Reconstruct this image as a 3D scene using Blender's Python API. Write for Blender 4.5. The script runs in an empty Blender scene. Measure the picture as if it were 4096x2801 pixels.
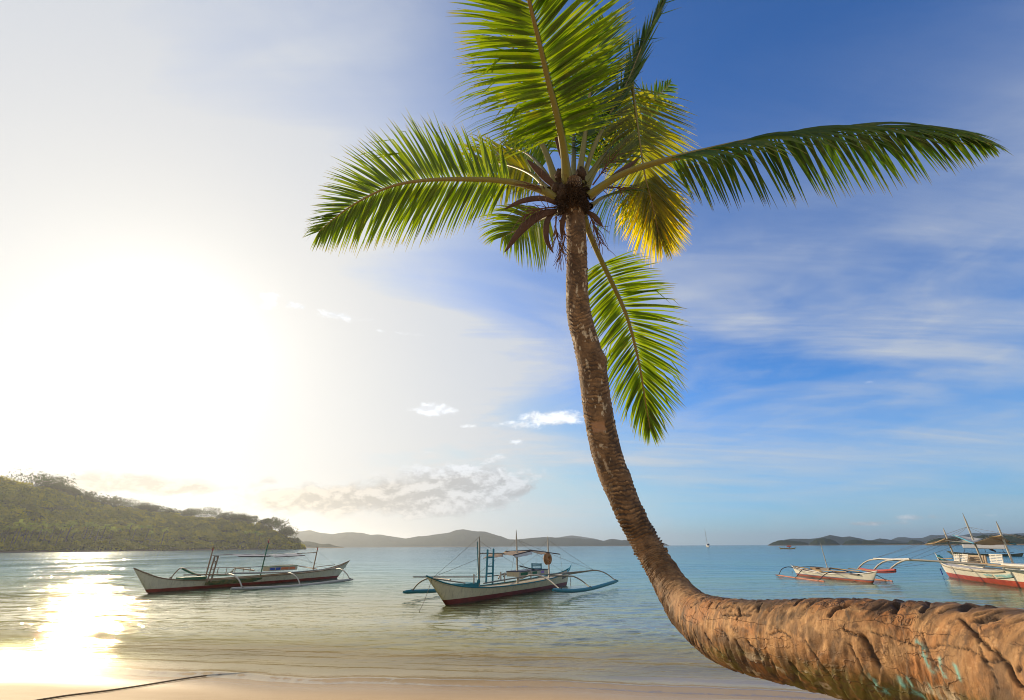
import bpy, math, random
import numpy as np
R = math.radians
rng = np.random.default_rng(7)
scene = bpy.context.scene
COL = scene.collection

# ------------------------------------------------------------------ camera geometry
F, CX, CY = 1720.0, 2048.0, 1400.5          # focal length in source pixels (4096 wide)
H = 2.4                                      # eye height above the water
PITCH, ROLL = R(24.5), R(0.28)
EYE = np.array([0.0, 0.0, H])

def ray(px, py):
    dx, dy = px - CX, -(py - CY)
    c, s = math.cos(ROLL), math.sin(ROLL)
    X = (dx * c + dy * s) / F
    Y = (-dx * s + dy * c) / F
    return np.array([X, math.cos(PITCH) - Y * math.sin(PITCH), math.sin(PITCH) + Y * math.cos(PITCH)])
def at_depth(px, py, d): return EYE + d * ray(px, py)
def on_z(px, py, z=0.0):
    r = ray(px, py); return EYE + r * (z - H) / r[2]
def at_range(px, py, D):
    """point seen at that pixel, D metres away along the ground"""
    r = ray(px, py); return EYE + r * D / math.hypot(r[0], r[1])

HAZE = 1.45e-4
SUN_AZ, SUN_EL = R(-42.0), R(18.5)           # azimuth measured from +Y towards +X
SUN_DIR = np.array([math.sin(SUN_AZ) * math.cos(SUN_EL), math.cos(SUN_AZ) * math.cos(SUN_EL), math.sin(SUN_EL)])

# ------------------------------------------------------------------ numpy noise
def _hash(ix, iy, iz, seed):
    n = (ix.astype(np.int64) * 374761393 + iy.astype(np.int64) * 668265263 + iz.astype(np.int64) * 2147483647 + seed * 144269504) & 0x7fffffff
    n = ((n ^ (n >> 13)) * 1274126177) & 0x7fffffff
    n = ((n ^ (n >> 16)) * 668265263) & 0x7fffffff
    return ((n ^ (n >> 15)) & 0xffff) / 65535.0
def vnoise(x, y, z=None, seed=0):
    x = np.asarray(x, float); y = np.asarray(y, float)
    z = np.zeros_like(x) if z is None else np.asarray(z, float)
    x, y, z = np.broadcast_arrays(x, y, z)
    ix, iy, iz = np.floor(x), np.floor(y), np.floor(z)
    fx, fy, fz = x - ix, y - iy, z - iz
    fx, fy, fz = [t * t * t * (t * (6 * t - 15) + 10) for t in (fx, fy, fz)]
    r = 0
    for a in (0, 1):
        for b in (0, 1):
            for c in (0, 1):
                w = (fx if a else 1 - fx) * (fy if b else 1 - fy) * (fz if c else 1 - fz)
                r = r + w * _hash(ix + a, iy + b, iz + c, seed)
    return r
def fbm(x, y, z=None, seed=0, o=4, g=0.5):
    s, a, t = 0.0, 1.0, 0.0
    x = np.asarray(x, float); y = np.asarray(y, float)
    for i in range(o):
        k = 2.03 ** i
        s = s + a * vnoise(x * k, y * k, None if z is None else np.asarray(z) * k, seed + i * 17); t += a; a *= g
    return s / t
def sstep(a, b, x):
    t = np.clip((x - a) / (b - a), 0, 1); return t * t * (3 - 2 * t)
def unit(v):
    v = np.asarray(v, float); return v / (np.linalg.norm(v) + 1e-12)
def catmull(pts, n):
    """n samples of a smooth curve through rows of pts (any number of columns), spread by chord length"""
    P = np.asarray(pts, float)
    if len(P) < 3:
        t = np.linspace(0, 1, n)[:, None]; return P[0] * (1 - t) + P[-1] * t
    d = np.r_[0, np.cumsum(np.linalg.norm(np.diff(P[:, :3], axis=0), axis=1))]
    m = np.zeros_like(P)
    m[1:-1] = (P[2:] - P[:-2]) / (d[2:] - d[:-2])[:, None]
    m[0] = (P[1] - P[0]) / (d[1] - d[0]); m[-1] = (P[-1] - P[-2]) / (d[-1] - d[-2])
    q = np.linspace(0, d[-1], n); k = np.clip(np.searchsorted(d, q, side='right') - 1, 0, len(P) - 2)
    h = (d[k + 1] - d[k])[:, None]; t = ((q - d[k]) / (d[k + 1] - d[k]))[:, None]
    return ((2*t**3 - 3*t**2 + 1) * P[k] + (t**3 - 2*t**2 + t) * h * m[k] + (-2*t**3 + 3*t**2) * P[k + 1] + (t**3 - t**2) * h * m[k + 1])

# ------------------------------------------------------------------ objects
def link(o, parent=None):
    COL.objects.link(o)
    if parent is not None: o.parent = parent
    return o
def tag(o, label=None, cat=None, group=None, kind=None):
    for k, v in (('label', label), ('category', cat), ('group', group), ('kind', kind)):
        if v: o[k] = v
    return o
def mesh_obj(name, verts, faces, mat, parent=None, smooth=True, attrs=None, uv=None, mats=None, midx=None):
    me = bpy.data.meshes.new(name)
    V = np.asarray(verts, np.float32).reshape(-1, 3)
    if isinstance(faces, np.ndarray):
        n, k = faces.shape
        me.vertices.add(len(V)); me.vertices.foreach_set('co', V.ravel())
        me.loops.add(n * k); me.loops.foreach_set('vertex_index', faces.ravel().astype(np.int32))
        me.polygons.add(n); me.polygons.foreach_set('loop_start', np.arange(0, n * k, k, dtype=np.int32))
        me.polygons.foreach_set('loop_total', np.full(n, k, np.int32)) if False else None
        me.update(calc_edges=True)
    else:
        me.from_pydata([tuple(map(float, v)) for v in V], [], [tuple(int(i) for i in f) for f in faces])
    for nm, (typ, arr) in (attrs or {}).items():
        a = me.attributes.new(nm, typ, 'POINT')
        a.data.foreach_set('vector' if typ == 'FLOAT_VECTOR' else 'value', np.asarray(arr, np.float32).ravel())
    for m in (mats or [mat]): me.materials.append(m)
    if midx is not None: me.polygons.foreach_set('material_index', np.asarray(midx, np.int32))
    me.polygons.foreach_set('use_smooth', np.full(len(me.polygons), bool(smooth)))
    me.validate(); me.update()
    return link(bpy.data.objects.new(name, me), parent)
def empty(name, loc=(0, 0, 0), rz=0.0):
    o = bpy.data.objects.new(name, None); o.location = tuple(map(float, loc)); o.rotation_euler = (0, 0, rz)
    o.empty_display_size = 0.2
    return link(o)
def grid_faces(nu, nv, wrap=False):
    i = np.arange(nu - 1)[:, None]; j = np.arange(nv if wrap else nv - 1)[None, :]
    j2 = (j + 1) % nv
    return np.stack([i * nv + j, (i + 1) * nv + j, (i + 1) * nv + j2, i * nv + j2], -1).reshape(-1, 4)

class MB:
    """collects shapes, then links them as ONE mesh object"""
    def __init__(s): s.v, s.f, s.n, s.mi = [], [], 0, []
    def add(s, V, Fc, mi=0):
        V = np.asarray(V, float).reshape(-1, 3)
        s.v.append(V); s.f += [tuple(int(i) + s.n for i in f) for f in Fc]; s.mi += [mi] * len(Fc); s.n += len(V); return s
    def tube(s, pts, r, n=8, mi=0, res=None):
        P = np.asarray(pts, float)
        r = np.broadcast_to(np.asarray(r, float), (len(P),))
        if res:
            Q = catmull(np.c_[P, r], res); P, r = Q[:, :3], Q[:, 3]
        T = np.gradient(P, axis=0); T /= np.linalg.norm(T, axis=1)[:, None] + 1e-12
        a = np.array([0, 0, 1.0]) if abs(T[0, 2]) < 0.9 else np.array([1.0, 0, 0])
        V = []
        for p, t, q in zip(P, T, r):
            e = unit(a - t * a.dot(t)); b = np.cross(t, e); a = e
            for k in range(n):
                w = 2 * math.pi * k / n; V.append(p + q * (math.cos(w) * e + math.sin(w) * b))
        Fc = [tuple(f) for f in grid_faces(len(P), n, True)]
        Fc.append(tuple(range(n))[::-1]); Fc.append(tuple((len(P) - 1) * n + k for k in range(n)))
        return s.add(V, Fc, mi)
    def box(s, c, x, y, z, mi=0):
        """box about c with half-extent vectors x, y, z, its corners cut a little"""
        c, x, y, z = (np.asarray(t, float) for t in (c, x, y, z))
        V = [c + i * x + j * y + k * z for i in (-1, 1) for j in (-1, 1) for k in (-1, 1)]
        return s.add(V, [(0, 1, 3, 2), (4, 6, 7, 5), (0, 4, 5, 1), (2, 3, 7, 6), (0, 2, 6, 4), (1, 5, 7, 3)], mi)
    def bar(s, a, b, w, h, up=(0, 0, 1), mi=0):
        a, b = np.asarray(a, float), np.asarray(b, float); t = unit(b - a); u = np.asarray(up, float)
        if abs(t.dot(u)) > .95: u = np.array([1.0, 0, 0])
        y = unit(np.cross(u, t)); z = np.cross(t, y)
        return s.box((a + b) / 2, (b - a) / 2, y * w / 2, z * h / 2, mi)
    def sheet(s, G, th=0.012, mi=0):
        """G: rows x cols x 3 grid of a cloth, given a thickness"""
        G = np.asarray(G, float); nu, nv = G.shape[:2]
        V = np.r_[G.reshape(-1, 3), G.reshape(-1, 3) - [0, 0, th]]
        f = grid_faces(nu, nv); Fc = [tuple(q) for q in f] + [tuple(q[::-1] + nu * nv) for q in f]
        rim = [(0, j) for j in range(nv)] + [(i, nv - 1) for i in range(1, nu)] + [(nu - 1, j) for j in range(nv - 2, -1, -1)] + [(i, 0) for i in range(nu - 2, 0, -1)]
        k = [i * nv + j for i, j in rim]
        Fc += [(k[q], k[(q + 1) % len(k)], k[(q + 1) % len(k)] + nu * nv, k[q] + nu * nv) for q in range(len(k))]
        return s.add(V, Fc, mi)
    def build(s, name, mat, parent=None, smooth=False, mats=None, scale=1.0):
        V = np.concatenate(s.v) * scale
        return mesh_obj(name, V, s.f, mat, parent, smooth, mats=mats, midx=s.mi if mats else None)

# ------------------------------------------------------------------ node helpers
class NT:
    def __init__(s, tree): s.t = tree; s.n = tree.nodes; s.l = tree.links
    def put(s, sock, v):
        if v is None: return
        if isinstance(v, bpy.types.NodeSocket): s.l.new(v, sock)
        elif sock.type == 'RGBA' and not isinstance(v, (int, float)): sock.default_value = tuple(v)[:3] + (1,) if len(tuple(v)) == 3 else tuple(v)
        elif sock.type == 'RGBA': sock.default_value = (v, v, v, 1)
        else: sock.default_value = v
    def m(s, op, a, b=None, c=None, clamp=False):
        n = s.n.new('ShaderNodeMath'); n.operation = op; n.use_clamp = clamp
        for i, v in enumerate((a, b, c)): s.put(n.inputs[i], v)
        return n.outputs[0]
    def add(s, a, b): return s.m('ADD', a, b)
    def sub(s, a, b): return s.m('SUBTRACT', a, b)
    def mul(s, a, b): return s.m('MULTIPLY', a, b)
    def ss(s, x, a, b, lo=0.0, hi=1.0):
        n = s.n.new('ShaderNodeMapRange'); n.interpolation_type = 'SMOOTHSTEP'
        for k, v in (('Value', x), ('From Min', a), ('From Max', b), ('To Min', lo), ('To Max', hi)): s.put(n.inputs[k], v)
        return n.outputs['Result']
    def lin(s, x, a, b, lo=0.0, hi=1.0):
        n = s.n.new('ShaderNodeMapRange')
        for k, v in (('Value', x), ('From Min', a), ('From Max', b), ('To Min', lo), ('To Max', hi)): s.put(n.inputs[k], v)
        return n.outputs['Result']
    def mix(s, f, a, b, mode='MIX'):
        n = s.n.new('ShaderNodeMix'); n.data_type = 'RGBA'; n.blend_type = mode
        s.put(n.inputs['Factor'], f); s.put(n.inputs[6], a); s.put(n.inputs[7], b)
        return n.outputs[2]
    def noise(s, vec=None, scale=5.0, detail=4.0, rough=0.5, dist=0.0):
        n = s.n.new('ShaderNodeTexNoise'); s.put(n.inputs['Vector'], vec)
        for k, v in (('Scale', scale), ('Detail', detail), ('Roughness', rough), ('Distortion', dist)): s.put(n.inputs[k], v)
        return n.outputs['Fac']
    def vor(s, vec=None, scale=5.0, feature='F1', rnd=1.0):
        n = s.n.new('ShaderNodeTexVoronoi'); n.feature = feature; s.put(n.inputs['Vector'], vec)
        n.inputs['Scale'].default_value = scale; n.inputs['Randomness'].default_value = rnd
        return n.outputs['Distance']
    def vmap(s, vec, scale=(1, 1, 1), loc=(0, 0, 0), rot=(0, 0, 0)):
        n = s.n.new('ShaderNodeMapping'); s.put(n.inputs['Vector'], vec)
        n.inputs['Scale'].default_value = scale; n.inputs['Location'].default_value = loc; n.inputs['Rotation'].default_value = rot
        return n.outputs[0]
    def sep(s, v):
        n = s.n.new('ShaderNodeSeparateXYZ'); s.put(n.inputs[0], v); return n.outputs
    def comb(s, x, y, z=0.0):
        n = s.n.new('ShaderNodeCombineXYZ')
        for i, v in enumerate((x, y, z)): s.put(n.inputs[i], v)
        return n.outputs[0]
    def ramp(s, f, stops):
        n = s.n.new('ShaderNodeValToRGB'); s.put(n.inputs[0], f); e = n.color_ramp.elements
        while len(e) < len(stops): e.new(0.5)
        for k, (p, c) in zip(e, stops): k.position = p; k.color = (*c, 1)
        return n.outputs[0]
    def attr(s, name, what='Fac'):
        n = s.n.new('ShaderNodeAttribute'); n.attribute_name = name; return n.outputs[what]
    def bump(s, h, strength=0.5, dist=0.02, normal=None):
        n = s.n.new('ShaderNodeBump'); s.put(n.inputs['Height'], h); s.put(n.inputs['Strength'], strength); s.put(n.inputs['Distance'], dist)
        s.put(n.inputs['Normal'], normal); return n.outputs[0]
    def coord(s, what='Object'): return s.n.new('ShaderNodeTexCoord').outputs[what]
    def pos(s): return s.n.new('ShaderNodeNewGeometry').outputs['Position']
    def node(s, kind, **kw):
        n = s.n.new(kind)
        for k, v in kw.items(): s.put(n.inputs[k.replace('_', ' ')], v)
        return n
def material(name):
    m = bpy.data.materials.new(name); m.use_nodes = True; t = NT(m.node_tree); t.n.clear()
    out = t.n.new('ShaderNodeOutputMaterial'); return m, t, out
def pbr(name, color, rough=0.6, bump=None, var=0.25, scale=6.0, spec=0.4, metal=0.0, stain=None):
    """painted or bare surface: base colour broken by procedural wear"""
    m, t, out = material(name)
    co = t.coord('Object')
    c = t.mix(t.mul(t.ss(t.noise(co, scale, 6, .65), .3, .75), var), color, [k * .45 for k in color])
    if stain: c = t.mix(t.mul(t.ss(t.noise(t.vmap(co, (1, 1, .25)), scale * 2.3, 5, .7), .52, .72), .55), c, stain)
    p = t.node('ShaderNodeBsdfPrincipled', Base_Color=c, Roughness=rough, Metallic=metal)
    p.inputs['Specular IOR Level'].default_value = spec
    if bump: t.put(p.inputs['Normal'], t.bump(t.noise(co, bump[0], 5, .6), bump[1], .02))
    t.l.new(p.outputs[0], out.inputs[0]); return m
# ------------------------------------------------------------------ camera, sun, sky
cam = bpy.data.cameras.new('camera'); camo = link(bpy.data.objects.new('camera', cam))
cam.sensor_width = 36.0; cam.lens = F / 4096 * 36.0; cam.clip_start = 0.05; cam.clip_end = 30000
camo.location = (0, 0, H)
_fw = np.array([0, math.cos(PITCH), math.sin(PITCH)]); _rt = np.array([1.0, 0, 0]); _up = np.cross(_rt, _fw)
from mathutils import Matrix, Vector
_c, _s = math.cos(ROLL), math.sin(ROLL)
_r2, _u2 = _rt * _c + _up * (-_s), _up * _c + _rt * _s
camo.matrix_world = Matrix(((_r2[0], _u2[0], -_fw[0], 0), (_r2[1], _u2[1], -_fw[1], 0), (_r2[2], _u2[2], -_fw[2], H), (0, 0, 0, 1)))
scene.camera = camo

sun = bpy.data.lights.new('sun', 'SUN'); sun.energy = 4.6; sun.angle = R(0.55); sun.color = (1.0, 0.79, 0.52)
suno = link(bpy.data.objects.new('sun', sun))
suno.rotation_euler = Vector(tuple(-SUN_DIR)).to_track_quat('-Z', 'Y').to_euler()

world = bpy.data.worlds.new('World'); scene.world = world; world.use_nodes = True
t = NT(world.node_tree); t.n.clear()
wout = t.n.new('ShaderNodeOutputWorld'); bg = t.n.new('ShaderNodeBackground'); t.l.new(bg.outputs[0], wout.inputs[0])
SK = 10.0                                                                  # 1 / background strength
sky = t.n.new('ShaderNodeTexSky'); sky.sky_type = 'NISHITA'; sky.sun_disc = False
sky.sun_elevation = SUN_EL; sky.sun_rotation = SUN_AZ; sky.altitude = 0; sky.air_density = 1.0; sky.dust_density = 0.6; sky.ozone_density = 2.5
D = t.coord('Generated'); dx, dy, dz = t.sep(D)
el = t.m('ARCSINE', dz); az = t.m('ARCTAN2', dx, dy)
dot = t.add(t.add(t.mul(dx, float(SUN_DIR[0])), t.mul(dy, float(SUN_DIR[1]))), t.mul(dz, float(SUN_DIR[2])))
ang = t.m('ARCCOSINE', t.m('MINIMUM', t.m('MAXIMUM', dot, -1.0), 1.0))      # angle from the sun
base = t.mix(1.0, sky.outputs[0], (0.33, 1.08, 1.95), 'MULTIPLY')              # deep tropical blue
base = t.mix(1.0, base, (.42 * SK, .62 * SK, .90 * SK), 'DARKEN')
# thin high cloud, laid out on a plane overhead
pz = t.m('MAXIMUM', dz, 0.05)
px_, py_ = t.m('DIVIDE', dx, t.add(pz, .12)), t.m('DIVIDE', dy, t.add(pz, .12))
P2 = t.comb(px_, py_, 0.0)
n1 = t.noise(t.vmap(P2, (.55, .9, 1), (3.1, 1.7, 0), (0, 0, R(35))), 1.0, 5, .55, .6)
n2 = t.noise(t.vmap(P2, (.35, 2.2, 1), (8.3, .4, 0), (0, 0, R(24))), 1.6, 6, .62, .9)
n3 = t.noise(t.vmap(P2, (1.2, 1.2, 1), (1.3, 5.4, 0)), 2.4, 6, .6, .4)
veil = t.mul(t.ss(n1, .30, .64), t.add(.45, t.mul(.55, t.ss(n2, .3, .7))))
veil = t.add(veil, t.mul(t.ss(n3, .42, .8), .20))
back = t.ss(dy, .05, -.45)                                # unseen warm cloud added behind us to brighten shaded sides
left = t.ss(az, R(12), R(-66))                                             # the veil thickens towards the sun's side
eg = t.m('EXPONENT', t.mul(t.m('POWER', t.m('DIVIDE', t.sub(el, R(19)), R(14.5)), 2.0), -1.0))
side = t.add(t.mul(left, 1.0), t.mul(t.sub(1.0, left), t.add(.04, t.mul(eg, 1.25))))
near = t.m('EXPONENT', t.mul(t.m('POWER', t.m('DIVIDE', ang, R(29.5)), 1.9), -1.0))
va = t.m('MINIMUM', t.add(t.add(t.mul(veil, side), t.mul(near, .92)), t.mul(t.ss(az, R(22), R(-42)), t.mul(t.sub(1.0, back), .36))), .985)
va = t.m('MAXIMUM', va, t.mul(back, .72))
glow = t.add(t.mul(t.m('EXPONENT', t.mul(t.m('DIVIDE', ang, R(18)), -1.0)), .27), t.mul(t.m('EXPONENT', t.mul(t.m('DIVIDE', ang, R(2.3)), -1.0)), 5.0))
vb = t.add(.595, t.mul(t.m('EXPONENT', t.mul(t.m('DIVIDE', ang, R(40)), -1.0)), .22))
vcol = t.mix(t.ss(ang, R(8), R(42)), (1.0, .98, .945), (.90, .96, 1.06)); vcol = t.mix(back, vcol, (1.10, .98, .82))
vcol = t.mix(1.0, vcol, t.comb(t.mul(vb, SK), t.mul(vb, SK), t.mul(vb, SK)), 'MULTIPLY')
col = t.mix(va, base, vcol)
gcol = t.mix(1.0, (1.0, .93, .80), t.comb(t.mul(glow, SK), t.mul(glow, SK), t.mul(glow, SK)), 'MULTIPLY')
# warm pale air near the horizon
hz = t.m('EXPONENT', t.mul(t.m('DIVIDE', t.m('MAXIMUM', el, 0.0), R(7)), -1.0))
hcol = t.mix(t.ss(az, R(-16), R(34)), (.78 * SK, .72 * SK, .60 * SK), (.46 * SK, .65 * SK, .75 * SK))
hz2 = t.mul(t.m('EXPONENT', t.mul(t.m('POWER', t.m('DIVIDE', t.m('MAXIMUM', el, 0.0), R(21)), 2.0), -1.0)), t.ss(az, R(27), R(-18)))
col = t.mix(t.mul(hz2, .78), col, (.76 * SK, .775 * SK, .785 * SK))
col = t.mix(t.mul(hz, .72), col, hcol)
col = t.mix(1.0, col, gcol, 'ADD')
# cumulus: soft patches in azimuth / elevation, broken up by noise
def ae(px, py):
    r = ray(px, py); return math.atan2(r[0], r[1]), math.atan2(r[2], math.hypot(r[0], r[1]))
cn = t.noise(t.comb(t.mul(az, 1.0), t.mul(el, 1.7), 0.3), 19.0, 7, .60, .25)
cn2 = t.noise(t.comb(t.mul(az, 1.0), t.mul(t.add(el, .012), 1.7), 0.3), 19.0, 7, .60, .25)
mask = None
for (px, py, wx, wy, s) in ((1880, 1935, 230, 85, 1.0), (1680, 1995, 330, 70, 1.0), (1330, 2000, 380, 62, .9), (1250, 1955, 160, 40, .6), (2050, 1958, 110, 32, .9),
                            (520, 1938, 350, 44, .95), (300, 1928, 150, 40, .8), (590, 2005, 70, 18, .45), (2205, 1672, 115, 32, .95), (2080, 1700, 80, 18, .6), (1730, 1640, 90, 22, .75),
                            (1880, 1707, 40, 10, .5), (2060, 1765, 26, 12, .5), (1180, 1222, 55, 16, .55), (1085, 1200, 40, 46, .5), (1345, 1262, 110, 20, .6), (1540, 1325, 240, 10, .25),
                            (3480, 2095, 130, 12, .6), (3750, 2068, 300, 14, .42), (4010, 2035, 90, 8, .4), (3480, 1530, 90, 12, .22)):
    a0, e0 = ae(px, py); a1, _ = ae(px + wx, py); _, e1 = ae(px, py - wy)
    q = t.add(t.m('POWER', t.m('DIVIDE', t.sub(az, a0), abs(a1 - a0)), 2.0), t.m('POWER', t.m('DIVIDE', t.sub(el, e0), abs(e1 - e0)), 2.0))
    g = t.mul(t.m('EXPONENT', t.mul(q, -.8)), s)
    mask = g if mask is None else t.m('MAXIMUM', mask, g)
ca = t.mul(t.ss(t.add(t.mul(mask, .75), t.mul(t.sub(cn, .5), 1.15)), .18, .52), t.ss(mask, .05, .2))
lit = t.ss(t.sub(cn, cn2), -.10, .12)                                      # tops brighter than undersides
cb = t.add(t.add(t.mul(lit, .34), .56), t.ss(el, R(7), R(13), 0.0, .40))
ccol = t.mix(t.m('MAXIMUM', t.ss(az, R(-30), R(2)), t.ss(el, R(5), R(9))), (.96, .84, .68), (.88, .91, .95))
ccol = t.mix(1.0, ccol, t.comb(t.mul(cb, SK), t.mul(cb, SK), t.mul(cb, SK)), 'MULTIPLY')
col = t.mix(t.mul(ca, .88), col, ccol)
t.l.new(col, bg.inputs[0]); bg.inputs[1].default_value = 0.10
world.cycles.sampling_method = 'AUTOMATIC' if hasattr(world, 'cycles') else None

scene.view_settings.view_transform = 'Standard'; scene.view_settings.look = 'None'
scene.view_settings.exposure = 0.0; scene.view_settings.gamma = 1.0
scene.cycles.use_denoising = True; scene.cycles.filter_width = 1.0
scene.cycles.max_bounces = 8; scene.cycles.diffuse_bounces = 3; scene.cycles.glossy_bounces = 4; scene.cycles.transmission_bounces = 4
scene.cycles.transparent_max_bounces = 12; scene.cycles.volume_bounces = 0
scene.cycles.caustics_reflective = False; scene.cycles.caustics_refractive = False
scene.cycles.sample_clamp_indirect = 6.0; scene.cycles.sample_clamp_direct = 0.0

# ------------------------------------------------------------------ shore, sand, water
def shore_y(x): return 9.80 - .122 * x + .10 * np.sin(x * .7 + 1.0) + .05 * np.sin(x * 1.9)
def sand_z(x, y):
    d = y - shore_y(x)
    land = -d * .095 + .012 + .035 * sstep(1.5, 6, -d) * (fbm(x * 1.1, y * 1.1, seed=3) - .5) * 2
    z = np.where(d < 0, np.minimum(land, 2.6 + .0 * d), -np.minimum(d * .055, 3.0) + .012)
    return z + .006 * (fbm(x * 3, y * 6, seed=5) - .5)
rows = np.r_[np.linspace(-40, 3.4, 40)[:-1], np.linspace(3.4, 14, 300)[:-1], 14 * np.exp(np.linspace(0, math.log(7400 / 14), 150))]
tx = np.sinh(np.linspace(-2.3, 2.3, 301)) / math.sinh(2.3) * 1.65
Y = rows[:, None] + 0 * tx[None]; X = tx[None] * np.maximum(np.abs(rows), 14.0)[:, None]
sand = np.stack([X, Y, sand_z(X, Y)], -1).reshape(-1, 3)
m, t, out = material('beach_sand')
P = t.pos(); x, y, z = t.sep(P)
g1 = t.noise(P, 260.0, 4, .7); g2 = t.noise(t.vmap(P, (1, 2.5, 1)), 2.2, 5, .6); g3 = t.noise(t.vmap(P, (.5, 3.5, 1)), 5.0, 5, .6)
wet = t.ss(z, .17, .03)
dry = t.mix(g2, (.54, .37, .19), (.65, .48, .27))
wetc = t.mix(g3, (.40, .25, .095), (.50, .33, .145))
c = t.mix(wet, dry, wetc); c = t.mix(t.mul(t.ss(g1, .35, .7), .28), c, (.20, .13, .08))
p = t.node('ShaderNodeBsdfPrincipled', Base_Color=c, Roughness=t.add(.72, t.mul(wet, -.46)), IOR=1.36)
t.put(p.inputs['Specular IOR Level'], t.add(.25, t.mul(wet, .30)))
hgt = t.add(t.mul(g1, .25), t.mul(t.noise(t.vmap(P, (1.2, 5, 1)), 3.0, 4, .6), 1.0))
t.put(p.inputs['Normal'], t.bump(hgt, .30, .02)); t.l.new(p.outputs[0], out.inputs[0])
tag(mesh_obj('beach', sand, grid_faces(len(rows), len(tx)), m), kind='structure')

d0 = np.r_[np.linspace(-1.1, 2.0, 170)[:-1], 2.0 * np.exp(np.linspace(0, math.log(7000 / 2.0), 780))]
tx = np.sinh(np.linspace(-1.6, 1.6, 601)) / math.sinh(1.6) * 1.9
Xs = tx[None] * (d0[:, None] * .85 + 10.5)
Yw = d0[:, None] + shore_y(np.clip(Xs, -60, 60)); Xw = Xs
dd = np.broadcast_to(d0[:, None], Xw.shape)
zw = np.zeros_like(Xw)
step = np.gradient(d0)[:, None]
for lam, amp, th, sd in ((.22, .0040, 99, 6), (.34, .0075, 80, 1), (.47, .0085, 106, 7), (.7, .011, 96, 2), (1.1, .012, 76, 3), (2.6, .014, 100, 4), (5.5, .016, 88, 5)):
    a = R(th); u = Xw * math.cos(a) + Yw * math.sin(a)
    w = np.sin(2 * np.pi * u / lam + 9 * fbm(Xw / (lam * 3.2), Yw / (lam * 2.6), seed=sd))
    zw += amp * w * (0.35 + 1.1 * fbm(Xw / 7 + sd, Yw / 5, seed=sd + 20) ** 1.3) * sstep(lam / 2.5, lam / 6, step + 0 * Xw) * sstep(.3, 5, dd)
dd2 = dd + .16 * (fbm(Xw * 1.3, Yw * .2, seed=31) - .5) + .05 * (fbm(Xw * 5, Yw, seed=33) - .5)
lipamp = .040 + .055 * fbm(Xw * .35, 0 * Xw, seed=41)
lip = lipamp * np.exp(-np.abs((dd2 - .12) / np.where(dd2 < .12, .055, .30)) ** 1.6)
zw += lip * sstep(.9, .0, 0 * dd) + .014 * np.exp(-((dd2 - 1.0) / .22) ** 2) + .010 * np.exp(-((dd2 - 1.9) / .3) ** 2)
zw += .014 - .11 * sstep(.06, -.25, dd2)
m, t, out = material('sea_water')
P = t.pos(); x, y, z = t.sep(P)
sy = t.sub(9.8, t.mul(x, .122)); d = t.sub(y, sy)
patch = t.noise(t.vmap(P, (.12, .35, 0)), 1.0, 4, .55)
dist = t.add(d, t.mul(t.sub(patch, .5), 5.0))
lg = t.m('LOGARITHM', t.m('MAXIMUM', dist, .5), 10.0)
body = t.ramp(t.lin(lg, -.3, 2.9), [(0, (.52, .37, .17)), (.19, (.49, .35, .145)), (.28, (.34, .30, .10)), (.36, (.19, .20, .06)), (.43, (.115, .14, .05)), (.52, (.075, .19, .13)), (.60, (.024, .19, .22)), (.72, (.014, .16, .27)), (.9, (.014, .11, .20))])
opac = t.ss(lg, -.25, .95)
trans = t.node('ShaderNodeBsdfTransparent', Color=t.mix(t.ss(lg, -.3, .7), (.97, .95, .90), (.70, .80, .62)))
mx = t.node('ShaderNodeMixShader', Fac=opac); t.put(mx.inputs[1], trans.outputs[0])
# ripples: finer and stronger in wind-ruffled bands
band = t.ss(t.noise(t.comb(t.mul(x, .012), t.m('LOGARITHM', t.m('MAXIMUM', d, 1.0), 10.0), 0.0), 5.2, 3, .55), .38, .62)
b1 = t.noise(t.vmap(P, (.72, 1.35, 1), (0, 0, 0), (0, 0, R(-14))), 2.5, 3, .55, .35)
b2 = t.noise(t.vmap(P, (.8, 1.4, 1), (4, 2, 0), (0, 0, R(13))), 6.5, 3, .6, .3)
b3 = t.noise(t.vmap(P, (.5, 1.0, 1), (1, 7, 0), (0, 0, R(5))), .8, 3, .5, .2)
calm = t.add(.28, t.mul(band, .72))
hgt = t.mul(t.add(t.add(t.mul(b1, .040), t.mul(b2, .022)), t.mul(b3, .014)), calm)
fade = t.ss(d, 0.2, 2.0, .5, 1.0)
nrm = t.bump(t.mul(hgt, fade), 1.0, 1.0)
dif = t.node('ShaderNodeBsdfDiffuse', Color=body, Normal=nrm)
t.put(mx.inputs[2], dif.outputs[0])
gl = t.node('ShaderNodeBsdfGlossy', Color=t.mix(t.ss(lg, .9, 1.7), (1, .94, .78), (.88, .97, 1.0)), Roughness=t.ss(lg, .6, 2.4, .010, .09), Normal=nrm)  # near-shore tint puts golden light into the reflection colour
fr = t.node('ShaderNodeFresnel', IOR=1.33, Normal=nrm)
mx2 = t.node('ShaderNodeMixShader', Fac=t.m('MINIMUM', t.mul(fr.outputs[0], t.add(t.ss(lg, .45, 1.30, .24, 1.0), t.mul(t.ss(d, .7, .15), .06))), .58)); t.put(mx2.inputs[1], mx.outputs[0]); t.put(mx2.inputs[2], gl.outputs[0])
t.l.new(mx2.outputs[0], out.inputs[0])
tag(mesh_obj('water', np.stack([Xw, Yw, zw], -1).reshape(-1, 3), grid_faces(len(d0), len(tx)), m), kind='structure')
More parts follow.
